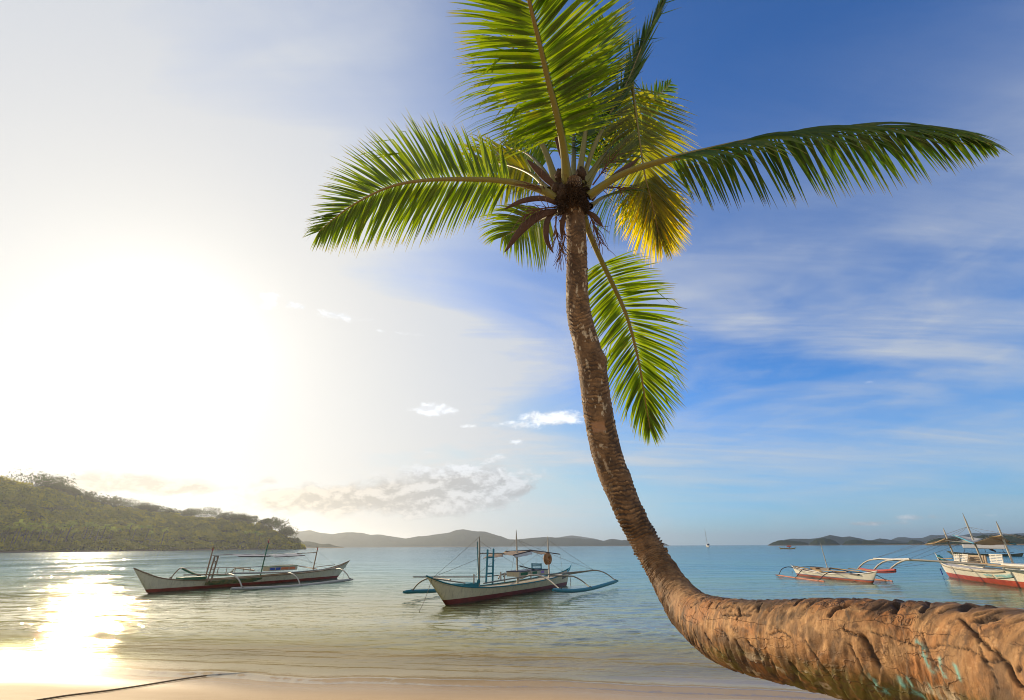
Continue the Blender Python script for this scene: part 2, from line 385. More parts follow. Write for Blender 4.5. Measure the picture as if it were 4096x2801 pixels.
# ------------------------------------------------------------------ the leaning coconut palm
# trunk axis: pixel, depth along the view, radius in pixels -> metres
TP = [(2292, 715, 4.26, 34), (2296, 800, 4.22, 39), (2300, 866, 4.18, 39.5), (2307, 985, 4.12, 41), (2307, 1090, 4.08, 43), (2309, 1196, 4.04, 45), (2316, 1260, 4.01, 49),
      (2334, 1335, 3.98, 50), (2352, 1403, 3.95, 52), (2367, 1463, 3.92, 55), (2380, 1560, 3.88, 56.5), (2393, 1655, 3.84, 58), (2419, 1781, 3.79, 59.5), (2452, 1894, 3.73, 60), (2484, 1970, 3.68, 59), (2515, 2046, 3.62, 57.5),
      (2594, 2192, 3.50, 58), (2636, 2265, 3.40, 61), (2680, 2338, 3.25, 67), (2745, 2428, 2.96, 84), (2812, 2482, 2.62, 106), (2890, 2522, 2.34, 127), (3068, 2552, 2.02, 153), (3303, 2579, 1.77, 184), (3450, 2597, 1.65, 205),
      (3815, 2657, 1.43, 247), (4058, 2715, 1.28, 292)]
ax = [np.r_[at_depth(px, py + (6 if px > 2990 else 3 if px > 2800 else 0), d), r * (.865 if px > 2990 else .915 if px > 2800 else .97) * d / F] for px, py, d, r in TP]
q = ax[-1]; dirn = unit(ax[-1][:3] - ax[-2][:3])
for k, (sd, dz, r) in enumerate(((.35, -.06, .235), (.75, -.26, .26), (1.15, -.62, .30), (1.5, -1.15, .36), (1.7, -1.6, .42))):
    ax.append(np.r_[q[:3] + dirn * [1, 1, 0] * sd + [0, 0, dz], r])
ax = np.array(ax[::-1])                                   # from the root to the crown
NR, NTH = 2100, 280
A = catmull(ax, NR); C0 = A[:, :3]; RAD = A[:, 3]
k = np.hanning(57); k /= k.sum()
C0 = np.stack([np.convolve(np.pad(C0[:, i], 28, mode='edge'), k, 'valid') for i in range(3)], 1)
RAD = np.convolve(np.pad(RAD, 28, mode='edge'), k, 'valid')
T = np.gradient(C0, axis=0); T /= np.linalg.norm(T, axis=1)[:, None]
S = np.r_[0, np.cumsum(np.linalg.norm(np.diff(C0, axis=0), axis=1))]
tc = EYE - C0; e1 = tc - T * (tc * T).sum(1)[:, None]; e1 /= np.linalg.norm(e1, axis=1)[:, None]; e2 = np.cross(T, e1)
th = np.linspace(-math.pi, math.pi, NTH, endpoint=False)
SS, TH = np.meshgrid(S, th, indexing='ij'); RR = RAD[:, None] + 0 * TH
def s_at(px, py):   # arc length of the axis point nearest to the given pixel
    r = unit(ray(px, py)); w = C0 - EYE; return S[np.argmin(np.linalg.norm(np.cross(w, r), axis=1) / np.linalg.norm(w, axis=1))]
s_bend, s_up, s_mid = s_at(2800, 2475), s_at(2600, 2200), s_at(2393, 1655)
up = sstep(s_bend - .45, s_up + .30, SS)                    # 0 on the lying part, 1 on the standing part
cx_, sx_ = np.cos(TH), np.sin(TH)
def tn(fs, ft, seed, o=4):                                 # noise that closes round the trunk
    return fbm(SS * fs, cx_ * ft * .16, sx_ * ft * .16, seed=seed, o=o)
# leaf scars
sp = .047 - .010 * up
tilt = .020 * np.sin(TH + .8) + .012 * np.sin(2 * TH + SS * 2.1)
ph = (SS + tilt + .085 * (tn(3.2, 7, 11) - .5) + .030 * (tn(13, 20, 12) - .5)) / sp
fr = ph - np.floor(ph); ring = np.floor(ph)
rh = _hash(ring, ring * 0 + np.floor((TH + math.pi + ring) / 1.3), ring * 0, 5)
saw = sstep(0, .86, fr) * (1 - sstep(.86, 1.0, fr))
amp = np.clip(tn(5, 9, 13) * 1.9 - .35, .12, 1.2) * (.25 + 1.25 * rh ** 1.4)
low = 1 - up
under = sstep(-.25, -1.05, TH); topside = sstep(.45, 1.05, TH)
edge = np.clip(np.where(TH < 0, under, topside), 0, 1)
face_wear = low * (1 - edge)                               # rubbed smooth where people sit and lean
streak0 = fbm((SS + .03 * TH) * 75, TH * 2.0 + 3, seed=88, o=3)
g_up = up * amp * (.35 + .65 * sstep(0, .5, low + sstep(s_mid - .6, s_mid - 1.4, SS) * 1.2))
g_low = low * edge * np.clip(tn(7, 10, 19) * 2.2 - .55, 0, 1.3)
disp = (.021 * g_up * (saw - .3) + .0055 * g_low * (saw - .5) + .0040 * low * amp * (saw - .5))
disp += .004 * (tn(4, 5, 21) - .5) + .006 * (tn(14, 18, 22) - .5) + .005 * (tn(40, 30, 23) - .5) + .0035 * low * (streak0 - .5)
gouge = sstep(.62, .70, fbm((SS + .09 * TH + tilt) * 40, TH * 1.3 + 7, seed=27, o=3)) * (low * (.15 + .85 * sstep(.5, 1.0, TH)) + up * .35)          # bitten-out hollows
disp -= .0045 * gouge
# cracks along the lying part
cr = np.zeros_like(SS)
def crack(pts, w, dep):
    global cr, disp
    P = catmull(np.array([[a, b, 0] for a, b in pts]), 60)[:, :2]
    P[:, 0] += .006 * (fbm(np.arange(60) * .3, np.zeros(60), seed=int(w * 9999)) - .5); P[:, 1] += .10 * (fbm(np.arange(60) * .35, np.ones(60), seed=int(w * 7777)) - .5)
    lo, hi = P[:, 0].min() - .05, P[:, 0].max() + .05
    idx = np.where((S > lo) & (S < hi))[0]
    sub = SS[idx]; sth = TH[idx]; rr = RR[idx]
    d = np.full(sub.shape, 9.0)
    for p in P: d = np.minimum(d, np.hypot(sub - p[0], (sth - p[1]) * rr))
    g = np.exp(-(d / w) ** 2); cr[idx] = np.maximum(cr[idx], g); disp[idx] -= dep * g
def st(px, py):      # arc length and angle of the surface point under a pixel (lying part)
    r = unit(ray(px, py)); best = None
    w = C0 - EYE; dist = np.linalg.norm(np.cross(w, r), axis=1)
    ok = np.where(dist < RAD * 1.02)[0]
    ok = ok if len(ok) else np.array([np.argmin(dist / RAD)])
    i0 = ok[np.argmin(np.abs(np.linalg.norm(w[ok], axis=1) - np.min(np.linalg.norm(w[ok], axis=1))))]
    for i in ok[::6]:
        tt = np.dot(w[i], r) - math.sqrt(max(RAD[i] ** 2 - dist[i] ** 2, 0)); p = EYE + r * tt - C0[i]
        off = abs(np.dot(p, T[i]))
        if best is None or off < best[0]: best = (off, S[i], math.atan2(np.dot(p, e2[i]), np.dot(p, e1[i])))
    return best[1], best[2]
c2 = lambda x, y: st(3300 + x / 2.92, 2380 + y / 2.92)
c1 = lambda x, y: st(2600 + x / 2.905, 2300 + y / 2.905)
crack([c2(1560, 265), c2(1700, 380), c2(1880, 560), c2(2050, 740), c2(2250, 980), c2(2310, 1080)], .0042, .014)
crack([c2(590, 430), c2(830, 495), c2(1010, 565), c2(1180, 605), c2(1470, 575), c2(1660, 625), c2(1820, 670)], .0028, .007)
crack([c2(215, 400), c2(380, 485), c2(500, 500)], .0025, .006)
crack([c2(1145, 450), c2(1170, 580), c2(1240, 760), c2(1400, 1030), c2(1500, 1190)], .0024, .006)
crack([c2(1790, 545), c2(1850, 760), c2(1930, 930), c2(1990, 1080)], .0024, .006)
crack([c2(1800, 735), c2(1900, 755), c2(2020, 740)], .0024, .006)
crack([c2(2190, 835), c2(2320, 850)], .003, .006)
crack([c2(250, 590), c2(330, 730), c2(470, 960), c2(620, 1120)], .0026, .006)
crack([c2(40, 250), c2(140, 180), c2(250, 125)], .004, .008)
crack([c2(490, 520), c2(520, 590), c2(560, 700), c2(620, 800)], .0085, .016)
crack([c2(780, 200), c2(800, 140), c2(830, 100)], .0085, .016); crack([c2(1150, 190), c2(1190, 130), c2(1240, 95)], .008, .014)
crack([c2(1570, 170), c2(1680, 130), c2(1800, 105)], .007, .012); crack([c2(1830, 285), c2(1900, 250), c2(1960, 240)], .009, .014)
crack([c1(880, 470), c1(1020, 470), c1(1160, 465)], .0042, .010); crack([c1(1055, 395), c1(1050, 460), c1(1005, 520)], .0042, .010)
crack([c1(390, 490), c1(398, 560)], .0055, .014); crack([c1(510, 640), c1(560, 770), c1(640, 880)], .0045, .010); crack([c1(975, 770), c1(1020, 850), c1(1050, 900)], .006, .012)
crack([c1(1140, 780), c1(1190, 880), c1(1260, 990)], .005, .010); crack([c1(1250, 430), c1(1330, 345)], .0042, .009); crack([c1(490, 385), c1(600, 310)], .0045, .010)
crack([c1(670, 400), c1(720, 330)], .005, .010); crack([c1(790, 400), c1(840, 310)], .0042, .010); crack([c1(870, 400), c1(990, 340)], .004, .008); crack([c1(510, 500), c1(530, 420)], .003, .007)
crack([c1(1390, 690), c1(1500, 650), c1(1620, 720)], .0028, .006); crack([c1(780, 640), c1(850, 660), c1(900, 760)], .0024, .005); crack([c1(2060, 490), c1(2180, 410), c1(2280, 360)], .0035, .008)
crack([c1(1680, 360), c1(1790, 310)], .0042, .009); crack([c1(640, 690), c1(700, 780), c1(800, 900), c1(900, 1000)], .0042, .010); crack([c1(1640, 1040), c1(1720, 1130), c1(1850, 1240)], .0045, .010)
crack([c1(1780, 760), c1(1900, 960), c1(2080, 1180)], .0028, .006); crack([c1(330, 360), c1(320, 480), c1(345, 590), c1(400, 690)], .0042, .009)
# long weathered grooves running down the underside
gg = fbm((SS + .07 * TH) * 34, TH * .9 + 5, seed=35, o=3); groove = sstep(.55, .66, gg) * low * sstep(-.15, -.8, TH)
disp -= .0065 * groove
# the scar and bulges seen on the standing part
for (px, py, w, a, thx) in ((2400, 1440, .05, .022, 1.2), (2340, 1720, .05, -.010, 0.1), (2500, 1900, .07, .012, 1.2), (2660, 2300, .06, .012, 1.0)):
    s0 = s_at(px, py); disp += a * np.exp(-((SS - s0) / w) ** 2) * np.exp(-((TH - thx) / .7) ** 2)
s0 = s_at(2340, 1715); scar = sstep(.055, .03, np.abs(SS - s0)) * sstep(.55, .4, np.abs(TH + .15))
rr = RR * (1 + .03 * np.sin(2 * TH + SS * 1.7)) + disp
V = C0[:, None] + rr[..., None] * (cx_[..., None] * e1[:, None] + sx_[..., None] * e2[:, None])
streak = fbm((SS + .045 * TH * np.abs(TH)) * 42, TH * 1.1 + 9, seed=81, o=3); streak2 = fbm((SS + .07 * TH) * 26, TH * 1.2 + 4, seed=82, o=4)
zone = low * np.clip(sstep(-.02, -.75, TH + .9 * (tn(5, 7, 83) - .5)) + .75 * sstep(.75, 1.25, TH + .6 * (tn(6, 6, 84) - .5)), 0, 1)
blotch = low * sstep(.56, .66, tn(9, 13, 85)) * sstep(.42, .55, streak2)
weather = np.clip(zone * (.45 + 1.1 * sstep(.40, .60, streak2)) + .55 * blotch + low * .85 * sstep(.57, .67, streak) * (.45 + .55 * zone), 0, 1)
dark = np.clip(3.3 * g_up * (sstep(.66, .90, fr) * (1 - .4 * sstep(.97, 1, fr)) + .45 * sstep(.16, .0, fr)) + .55 * up * sstep(.50, .66, tn(7, 10, 86)) + 1.1 * cr + .85 * gouge + .6 * low * sstep(.60, .68, tn(26, 22, 29)) * sstep(.42, .6, tn(5, 5, 30)) + .8 * groove + 1.3 * g_low * sstep(.55, .95, fr) + .75 * low * sstep(.45, .9, amp) * sstep(.72, .93, fr), 0, 1)
ridge = np.clip(up * sstep(.22, .50, fr) * (1 - sstep(.58, .74, fr)) * amp * 1.3 * sstep(.45, .6, tn(30, 22, 90)), 0, 1)
lich = np.clip(sstep(.645, .70, tn(15, 22, 51)) * sstep(s_mid - .9, s_mid, SS) + .8 * sstep(.67, .71, tn(11, 15, 52)) * low * sstep(-.3, -.6, TH), 0, 1) * (1 - .7 * dark)
moss = np.clip(sstep(.36, .54, tn(4.5, 8, 61)) * low * sstep(-.22, -.8, TH) * sstep(s_bend - .2, s_bend - .7, SS), 0, 1)
teal = np.zeros_like(SS)
for pts, w in (([c2(1040, 545), c2(1080, 590)], .010), ([c2(1100, 620), c2(1140, 710), c2(1190, 800), c2(1240, 870)], .013), ([c2(1310, 740), c2(1340, 850), c2(1400, 985)], .006), ([c2(1470, 800), c2(1500, 880), c2(1530, 970)], .0055),
               ([c2(880, 985), c2(930, 1060), c2(1020, 1140), c2(1130, 1200)], .008), ([c2(980, 990), c2(1040, 1065)], .006), ([c2(540, 960), c2(620, 1080), c2(700, 1150)], .009), ([c2(1200, 1060), c2(1240, 1120)], .006)):
    P = catmull(np.array([[a, b, 0] for a, b in pts]), 24)[:, :2]; idx = np.where((S > P[:, 0].min() - .06) & (S < P[:, 0].max() + .06))[0]
    for p in P: teal[idx] = np.maximum(teal[idx], np.exp(-(np.hypot(SS[idx] - p[0], (TH[idx] - p[1]) * RR[idx]) / w) ** 2))
teal *= sstep(.38, .52, tn(60, 60, 71))
m, t, out = material('palm_bark')
uv = t.attr('barkuv', 'Vector'); rdg = t.attr('ridge'); we = t.attr('weather'); upf, dk, mo, li, te, sc = (t.attr(n) for n in ('up', 'dark', 'moss', 'lichen', 'teal', 'scar'))
n1 = t.noise(t.vmap(uv, (9, 9, 9)), 1.0, 6, .65); n2 = t.noise(t.vmap(uv, (40, 40, 40)), 1.0, 6, .7); n3 = t.noise(t.vmap(uv, (60, 12, 12)), 1.0, 5, .65)
n4 = t.noise(t.vmap(uv, (3.2, 5, 5)), 1.0, 4, .6)
tan = t.mix(t.ss(n1, .3, .7), (.37, .175, .062), (.57, .335, .145)); tan = t.mix(t.mul(t.ss(n4, .42, .62), .75), tan, (.42, .155, .040))
tan = t.mix(t.mul(t.ss(n3, .48, .68), .68), tan, (.17, .085, .036)); tan = t.mix(t.mul(t.ss(n2, .55, .8), .5), tan, (.70, .51, .31))
n5 = t.noise(t.vmap(uv, (26, 22, 22)), 1.0, 9, .78)
tan = t.mix(t.mul(t.ss(n5, .51, .64), .80), tan, (.13, .065, .03)); tan = t.mix(t.mul(t.ss(n5, .44, .30), .6), tan, (.74, .47, .22))
brn = t.mix(t.ss(n1, .3, .7), (.105, .062, .031), (.27, .16, .078)); brn = t.mix(t.mul(t.ss(n3, .5, .72), .6), brn, (.075, .048, .03)); brn = t.mix(t.mul(t.ss(n2, .56, .78), .5), brn, (.42, .31, .19))
brn = t.mix(t.mul(rdg, .7), brn, (.46, .31, .17))
c = t.mix(upf, tan, brn)
ckv = t.node('ShaderNodeTexVoronoi'); ckv.feature = 'DISTANCE_TO_EDGE'; t.put(ckv.inputs['Vector'], t.mix(.45, t.vmap(uv, (8, 34, 34)), t.node('ShaderNodeTexNoise', Vector=uv, Scale=30.0).outputs['Color'])); ckv.inputs['Scale'].default_value = 1.0
fine = t.mul(t.ss(ckv.outputs['Distance'], .030, .0), t.ss(n4, .42, .54))
fine = t.mul(fine, t.sub(1.0, t.mul(upf, .8)))
c = t.mix(t.mul(we, .92), c, t.mix(n3, (.045, .030, .019), (.17, .095, .045)))
c = t.mix(t.mul(fine, .62), c, (.09, .05, .03))
c = t.mix(t.mul(dk, .88), c, (.045, .028, .018))
c = t.mix(t.mul(mo, t.mul(.8, t.ss(n5, .36, .55))), c, t.mix(n1, (.085, .085, .012), (.20, .185, .028)))
c = t.mix(t.mul(li, t.ss(n2, .3, .5)), c, (.55, .47, .34)); c = t.mix(sc, c, (.36, .21, .12))
c = t.mix(t.mul(te, .85), c, t.mix(n2, (.05, .34, .30), (.35, .62, .55)))
p = t.node('ShaderNodeBsdfPrincipled', Base_Color=c, Roughness=.72); p.inputs['Specular IOR Level'].default_value = .35
hh = t.sub(t.add(t.mul(n2, .9), t.mul(n3, .55)), t.mul(fine, .9))
t.put(p.inputs['Normal'], t.bump(hh, .60, .009)); t.l.new(p.outputs[0], out.inputs[0])
palm = empty('coconut_palm', C0[0])
tag(palm, 'tall leaning coconut palm, its thick ringed trunk lying low before rising over the water', 'palm tree')
PO = np.array(palm.location)
def put(o):                                                  # parts are built in world space, then hung on the palm's root
    o.location = tuple(-PO); return o
barkuv = np.stack([SS, cx_ * .16, sx_ * .16], -1)
put(mesh_obj('trunk', V.reshape(-1, 3), grid_faces(NR, NTH, True), m, palm, attrs=dict(barkuv=('FLOAT_VECTOR', barkuv), up=('FLOAT', up), weather=('FLOAT', weather), ridge=('FLOAT', ridge), dark=('FLOAT', dark), moss=('FLOAT', moss), lichen=('FLOAT', lich), teal=('FLOAT', teal), scar=('FLOAT', scar))))

# ---- fronds
def leaf_mat(name, c1, c2, tip, trans):
    m, t, out = material(name)
    r, v = t.attr('rnd'), t.attr('along')
    c = t.mix(r, c1, c2); c = t.mix(t.mul(t.ss(v, .78, 1.0), .7), c, tip)
    c = t.mix(t.mul(t.ss(t.noise(t.coord('Object'), 9.0, 3, .6), .52, .8), .25), c, (.26, .20, .04))
    ct = t.mix(1.0, c, (4.2, 3.9, .55), 'MULTIPLY')
    d = t.node('ShaderNodeBsdfDiffuse', Color=c); tr = t.node('ShaderNodeBsdfTranslucent', Color=ct)
    mx = t.node('ShaderNodeMixShader', Fac=trans); t.put(mx.inputs[1], d.outputs[0]); t.put(mx.inputs[2], tr.outputs[0])
    g = t.node('ShaderNodeBsdfGlossy', Color=(1, 1, 1), Roughness=.38)
    mz = t.node('ShaderNodeMixShader', Fac=.03); t.put(mz.inputs[1], mx.outputs[0]); t.put(mz.inputs[2], g.outputs[0])
    t.l.new(mz.outputs[0], out.inputs[0]); return m
LM = {'green': leaf_mat('frond_green', (.050, .090, .004), (.100, .138, .006), (.15, .12, .012), .60),
      'deep': leaf_mat('frond_deep_green', (.022, .060, .010), (.050, .085, .012), (.11, .09, .02), .40),
      'olive': leaf_mat('frond_olive', (.085, .10, .005), (.14, .14, .007), (.22, .16, .012), .64),
      'yellow': leaf_mat('frond_yellow_sunlit', (.20, .185, .004), (.29, .245, .006), (.32, .21, .015), .66)}  # older leaf's yellow, with sun shining through put into the colour
def stalk_mat():
    m, t, out = material('frond_stalk'); v = t.attr('along'); n = t.noise(t.coord('Object'), 30, 4, .6)
    c = t.mix(n, (.155, .145, .018), (.24, .20, .03)); c = t.mix(t.ss(v, .25, .9), c, (.25, .16, .035)); c = t.mix(t.mul(t.ss(n, .56, .7), .5), c, (.12, .06, .02))
    p = t.node('ShaderNodeBsdfPrincipled', Base_Color=c, Roughness=.42); t.l.new(p.outputs[0], out.inputs[0]); return m
SM = stalk_mat()
CAMX = np.array([1.0, 0, 0]); CAMF = np.array([0, math.cos(PITCH), math.sin(PITCH)]); CAMU = np.cross(CAMX, CAMF)
def C2(x, y, d): return at_depth(x * 1.7625, y * 1.7625, d)
def frond(pts, side, L, n=88, start=.20, droop=(.5, .5), a0=78, a1=20, mat='green', r0=.030, vfold=.25, prof=(.45, .38), w=.038, sides=(1, 1), wind=(0, 0, 0), lens=(1, 1), seed=0, label=None, twist=.25):
    """pts: (x, y, depth) of the midrib in the 2324-pixel picture; side: camera-space vector (right, up, towards us) of side A"""
    rg = np.random.default_rng(seed + 100)
    N_ = 70; P = catmull(np.array([C2(*q) for q in pts]), N_)
    Tt = np.gradient(P, axis=0); Tt /= np.linalg.norm(Tt, axis=1)[:, None]
    u = np.linspace(0, 1, N_); rad = r0 * (1 - u) ** 1.15 + .0045
    rad[:8] *= np.linspace(1.35, 1, 8)
    n_ = 9; ang = np.linspace(0, 2 * math.pi, n_, endpoint=False)
    sv = unit(side[0] * CAMX + side[1] * CAMU - side[2] * CAMF)
    Sv = sv[None] - Tt * (Tt @ sv)[:, None]; Sv /= np.linalg.norm(Sv, axis=1)[:, None]; Nv = np.cross(Sv, Tt)
    if Nv.mean(0)[2] < 0: Nv = -Nv
    RV = P[:, None] + rad[:, None, None] * (np.cos(ang)[None, :, None] * Sv[:, None] + .8 * np.sin(ang)[None, :, None] * Nv[:, None])
    uu = np.repeat(u, n_)
    verts, faces, rnd, alo = [], [], [], []
    SEG = 6; base = 0
    tot = np.linalg.norm(np.diff(P, axis=0), axis=1).sum()
    for sidx, sg in enumerate((1, -1)):
        if not sides[sidx]: continue
        for i in range(n):
            x = i / (n - 1); q = start + (1 - start) * x + rg.normal(0, .0025); q = min(max(q, 0), .999)
            k = q * (N_ - 1); k0 = int(k); f = k - k0; k1 = min(k0 + 1, N_ - 1)
            p = P[k0] * (1 - f) + P[k1] * f; tt = unit(Tt[k0] * (1 - f) + Tt[k1] * f); ss_ = unit(Sv[k0] * (1 - f) + Sv[k1] * f); nn = unit(Nv[k0] * (1 - f) + Nv[k1] * f)
            rise = prof[0] + (1 - prof[0]) * min(1, x / .28) ** .8; fall = 1 - (1 - prof[1]) * max(0, (x - .5) / .5) ** 1.6
            ln = L * lens[sidx] * rise * fall * rg.normal(1, .055)
            al = R(a0 + (a1 - a0) * x ** 1.15) + rg.normal(0, .05)
            vf = vfold + rg.normal(0, .07)
            d = unit(math.cos(al) * tt + math.sin(al) * (sg * ss_ * math.cos(vf) + nn * math.sin(vf)) + np.array(wind) * 1.0)
            wv = tt - d * tt.dot(d); wv = unit(wv) if np.linalg.norm(wv) > .05 else unit(np.cross(d, nn))
            nb = np.cross(d, wv); tw = rg.normal(0, twist) + .35 * sg
            wv = unit(wv * math.cos(tw) + nb * math.sin(tw))
            dr = droop[sidx] * rg.uniform(.75, 1.3)
            c = p + sg * ss_ * rad[k0] * .6
            ww = w * rg.uniform(.85, 1.15) * (.75 + .25 * min(1, x / .2)) * (1 - .35 * x)
            kink = rg.integers(3, SEG) if rg.random() < .09 else 99
            rv = rg.random()
            for s_ in range(SEG + 1):
                z = s_ / SEG; wd = ww * (min(1, .35 + z * 4.5)) * (1 - z ** 1.7) + .0012
                verts += [c - wv * wd / 2, c + wv * wd / 2 ]; rnd += [rv, rv]; alo += [z, z]
                if s_ < SEG:
                    g = dr * (z + .5 / SEG) * (1.6 / SEG); d = unit(d + np.array([0, 0, -1.0]) * g * 1.35)
                    if s_ == kink: d = unit(d + np.array([0, 0, -1.1]))
                    wv = unit(wv - d * wv.dot(d)); c = c + d * ln / SEG
            for s_ in range(SEG):
                b = base + 2 * s_; faces.append((b, b + 1, b + 3, b + 2))
            base += 2 * (SEG + 1)
    o = put(mesh_obj('frond', np.array(verts), np.array(faces), LM[mat], palm, smooth=True, attrs=dict(rnd=('FLOAT', rnd), along=('FLOAT', alo))))
    if label: o['label'] = label
    ro = mesh_obj('midrib', RV.reshape(-1, 3), grid_faces(N_, n_, True), SM, o, attrs=dict(along=('FLOAT', uu)))
    return o
# the big frond standing over the crown, seen from below
frond([(1288, 418, 4.25), (1280, 345, 4.15), (1268, 280, 4.02), (1243, 180, 3.85), (1222, 90, 3.7), (1200, 0, 3.55), (1172, -120, 3.4), (1135, -250, 3.3)], (1, .12, 0), .82, n=146, start=.20, droop=(.10, .30), a0=92, a1=26, r0=.040, vfold=.05, prof=(.62, .4), w=.041, lens=(1.0, .86), seed=1)
# a second one behind it, leaning left
frond([(1265, 425, 4.35), (1240, 350, 4.55), (1205, 275, 4.75), (1180, 190, 4.95), (1165, 110, 5.15), (1150, 20, 5.35)], (-1, .1, 0), .85, n=70, start=.22, droop=(.85, .25), a0=84, a1=26, r0=.034, seed=2, prof=(.9, .4), mat='green')
frond([(1312, 415, 4.40), (1326, 320, 4.75), (1338, 220, 5.15), (1352, 130, 5.5), (1372, 50, 5.8)], (1, 0, .2), .72, n=70, start=.25, droop=(.2, .5), a0=62, a1=24, r0=.032, seed=3, mat='deep')
# the long one to the left
frond([(1262, 450, 4.22), (1225, 430, 4.24), (1150, 412, 4.30), (1050, 407, 4.42), (950, 411, 4.58), (880, 426, 4.72), (810, 460, 4.88), (760, 495, 5.0), (724, 526, 5.1)], (.05, 1, .05), .86, n=150, start=.17, droop=(.12, .50), a0=66, a1=22, r0=.032, vfold=.14, prof=(.46, .30), w=.034, lens=(1.0, .90), seed=4)
# the long one to the right, seen edge on, all its leaflets hanging
frond([(1335, 446, 4.15), (1375, 417, 4.12), (1420, 392, 4.08), (1480, 372, 4.02), (1600, 342, 3.92), (1750, 310, 3.84), (1900, 293, 3.8), (2050, 290, 3.8), (2140, 297, 3.82), (2200, 311, 3.85), (2250, 328, 3.9)], (0, .18, 1), .76, n=122, start=.22, droop=(.85, .75), a0=66, a1=12, r0=.036, vfold=-.60, prof=(.66, .20), w=.038, seed=5, mat='deep')
# the broken one: it rises dark behind, snaps, and its outer half hangs
frond([(1318, 420, 4.5), (1350, 330, 4.75), (1388, 255, 4.95), (1425, 186, 5.1), (1455, 112, 5.2), (1482, 55, 5.3), (1510, -6, 5.4)], (.5, -.3, 1), .62, n=64, start=.30, droop=(.05, .05), a0=26, a1=4, r0=.030, seed=6, mat='deep', prof=(.8, .5), label='folded dark frond standing up like a spear')
frond([(1434, 188, 5.05), (1441, 240, 5.0), (1449, 300, 4.92), (1456, 350, 4.86), (1464, 400, 4.82), (1478, 455, 4.8), (1488, 500, 4.8), (1494, 530, 4.82)], (1, .05, 0), .84, n=88, start=.03, droop=(.16, .42), a0=74, a1=10, r0=.014, seed=7, mat='olive', vfold=.10, prof=(.85, .42), w=.036, lens=(.92, .8), label='broken frond hanging down, olive and yellowing')
frond([(1462, 405, 4.95), (1470, 440, 4.95), (1484, 490, 4.97), (1498, 535, 5.0)], (1, .05, 0), .58, n=66, start=.02, droop=(.2, .3), a0=62, a1=8, r0=.009, seed=17, mat='yellow', vfold=.12, prof=(.85, .45), w=.034, label='yellow sunlit lower end of the broken frond')
# the lower right one, hanging behind the trunk
frond([(1318, 470, 4.40), (1336, 525, 4.46), (1360, 582, 4.52), (1390, 645, 4.58), (1420, 712, 4.64), (1440, 780, 4.69), (1455, 850, 4.73), (1466, 920, 4.76), (1475, 972, 4.8)], (1, .10, .1), .66, n=132, start=.24, droop=(.22, .45), a0=82, a1=12, r0=.030, vfold=.15, prof=(.58, .34), w=.032, lens=(1.02, .96), seed=8)
# fronds going away behind the crown
frond([(1338, 470, 4.45), (1370, 448, 4.85), (1410, 437, 5.3), (1450, 445, 5.7), (1475, 470, 6.0)], (.2, .1, 1), .80, n=60, start=.22, droop=(1.1, 1.2), a0=72, a1=24, r0=.028, vfold=-.3, seed=9, mat='deep')
frond([(1245, 432, 4.4), (1205, 395, 4.75), (1150, 374, 5.1), (1100, 372, 5.5), (1068, 384, 5.8)], (.1, .3, 1), .55, n=56, start=.25, droop=(1.0, 1.1), a0=70, a1=22, r0=.026, vfold=-.2, seed=10, mat='olive')
frond([(1272, 478, 4.45), (1240, 492, 4.8), (1205, 508, 5.2), (1170, 524, 5.55), (1140, 538, 5.8)], (.1, .2, 1), .62, n=54, start=.22, droop=(1.0, 1.0), a0=70, a1=26, r0=.026, vfold=-.2, seed=11, mat='green')
frond([(1325, 415, 4.5), (1375, 345, 5.0), (1425, 285, 5.5), (1475, 235, 5.95), (1520, 192, 6.3)], (.3, -1, .2), .60, n=56, start=.28, droop=(.3, .5), a0=60, a1=18, r0=.026, seed=12, mat='deep')
frond([(1300, 415, 4.45), (1302, 350, 4.95), (1300, 290, 5.5), (1296, 240, 6.0), (1290, 210, 6.4)], (1, 0, .1), .85, n=56, start=.25, droop=(.6, .6), a0=72, a1=24, r0=.03, seed=13, mat='deep')
frond([(1330, 430, 4.45), (1360, 375, 4.85), (1395, 335, 5.25), (1430, 315, 5.6)], (.4, -.6, .6), .6, n=46, start=.3, droop=(.8, .8), a0=70, a1=24, r0=.026, seed=14, mat='deep')
frond([(1258, 425, 4.42), (1225, 375, 4.8), (1190, 345, 5.2), (1150, 335, 5.6)], (.4, .8, .6), .62, n=46, start=.3, droop=(.9, .9), a0=72, a1=24, r0=.026, seed=15, mat='green')
# ---- crown fibre, dead sheaths, flower stalks
fib = pbr('crown_fibre', (.085, .048, .026), .9, (60, .8), .6, 25)
cc = C2(1297, 447, 4.22)
mb = MB(); rg = np.random.default_rng(5)
for px, py, d, r in ((1297, 470, 4.19, .105), (1280, 442, 4.18, .085), (1316, 448, 4.2, .085), (1300, 418, 4.27, .085), (1262, 430, 4.24, .055), (1330, 470, 4.2, .05), (1272, 400, 4.33, .06), (1318, 395, 4.35, .06)):
    c = C2(px, py, d); nu, nv = 12, 16
    a = np.linspace(0.02, math.pi - .02, nu)[:, None]; b = np.linspace(0, 2 * math.pi, nv, endpoint=False)[None]
    dv = np.stack([np.sin(a) * np.cos(b), np.sin(a) * np.sin(b), np.cos(a) + 0 * b], -1)
    rad = r * (1 + 1.3 * (fbm(dv[..., 0] * 4 + px, dv[..., 1] * 4, dv[..., 2] * 4, seed=3) - .5))
    mb.add((c + dv * rad[..., None] * [.85, .85, 1.25]).reshape(-1, 3), [tuple(f) for f in grid_faces(nu, nv, True)])
for i in range(1500):
    a = rg.uniform(0, 2 * math.pi); h = rg.uniform(-.16, .12); o = cc + np.array([math.cos(a) * .09, math.sin(a) * .09, h - .04])
    v = unit([math.cos(a), math.sin(a), rg.normal(-.2, .7)]) * rg.uniform(.04, .13); mb.tube([o, o + v * .6, o + v + [0, 0, -.03 * rg.random()]], [.003, .002, .0008], 3)
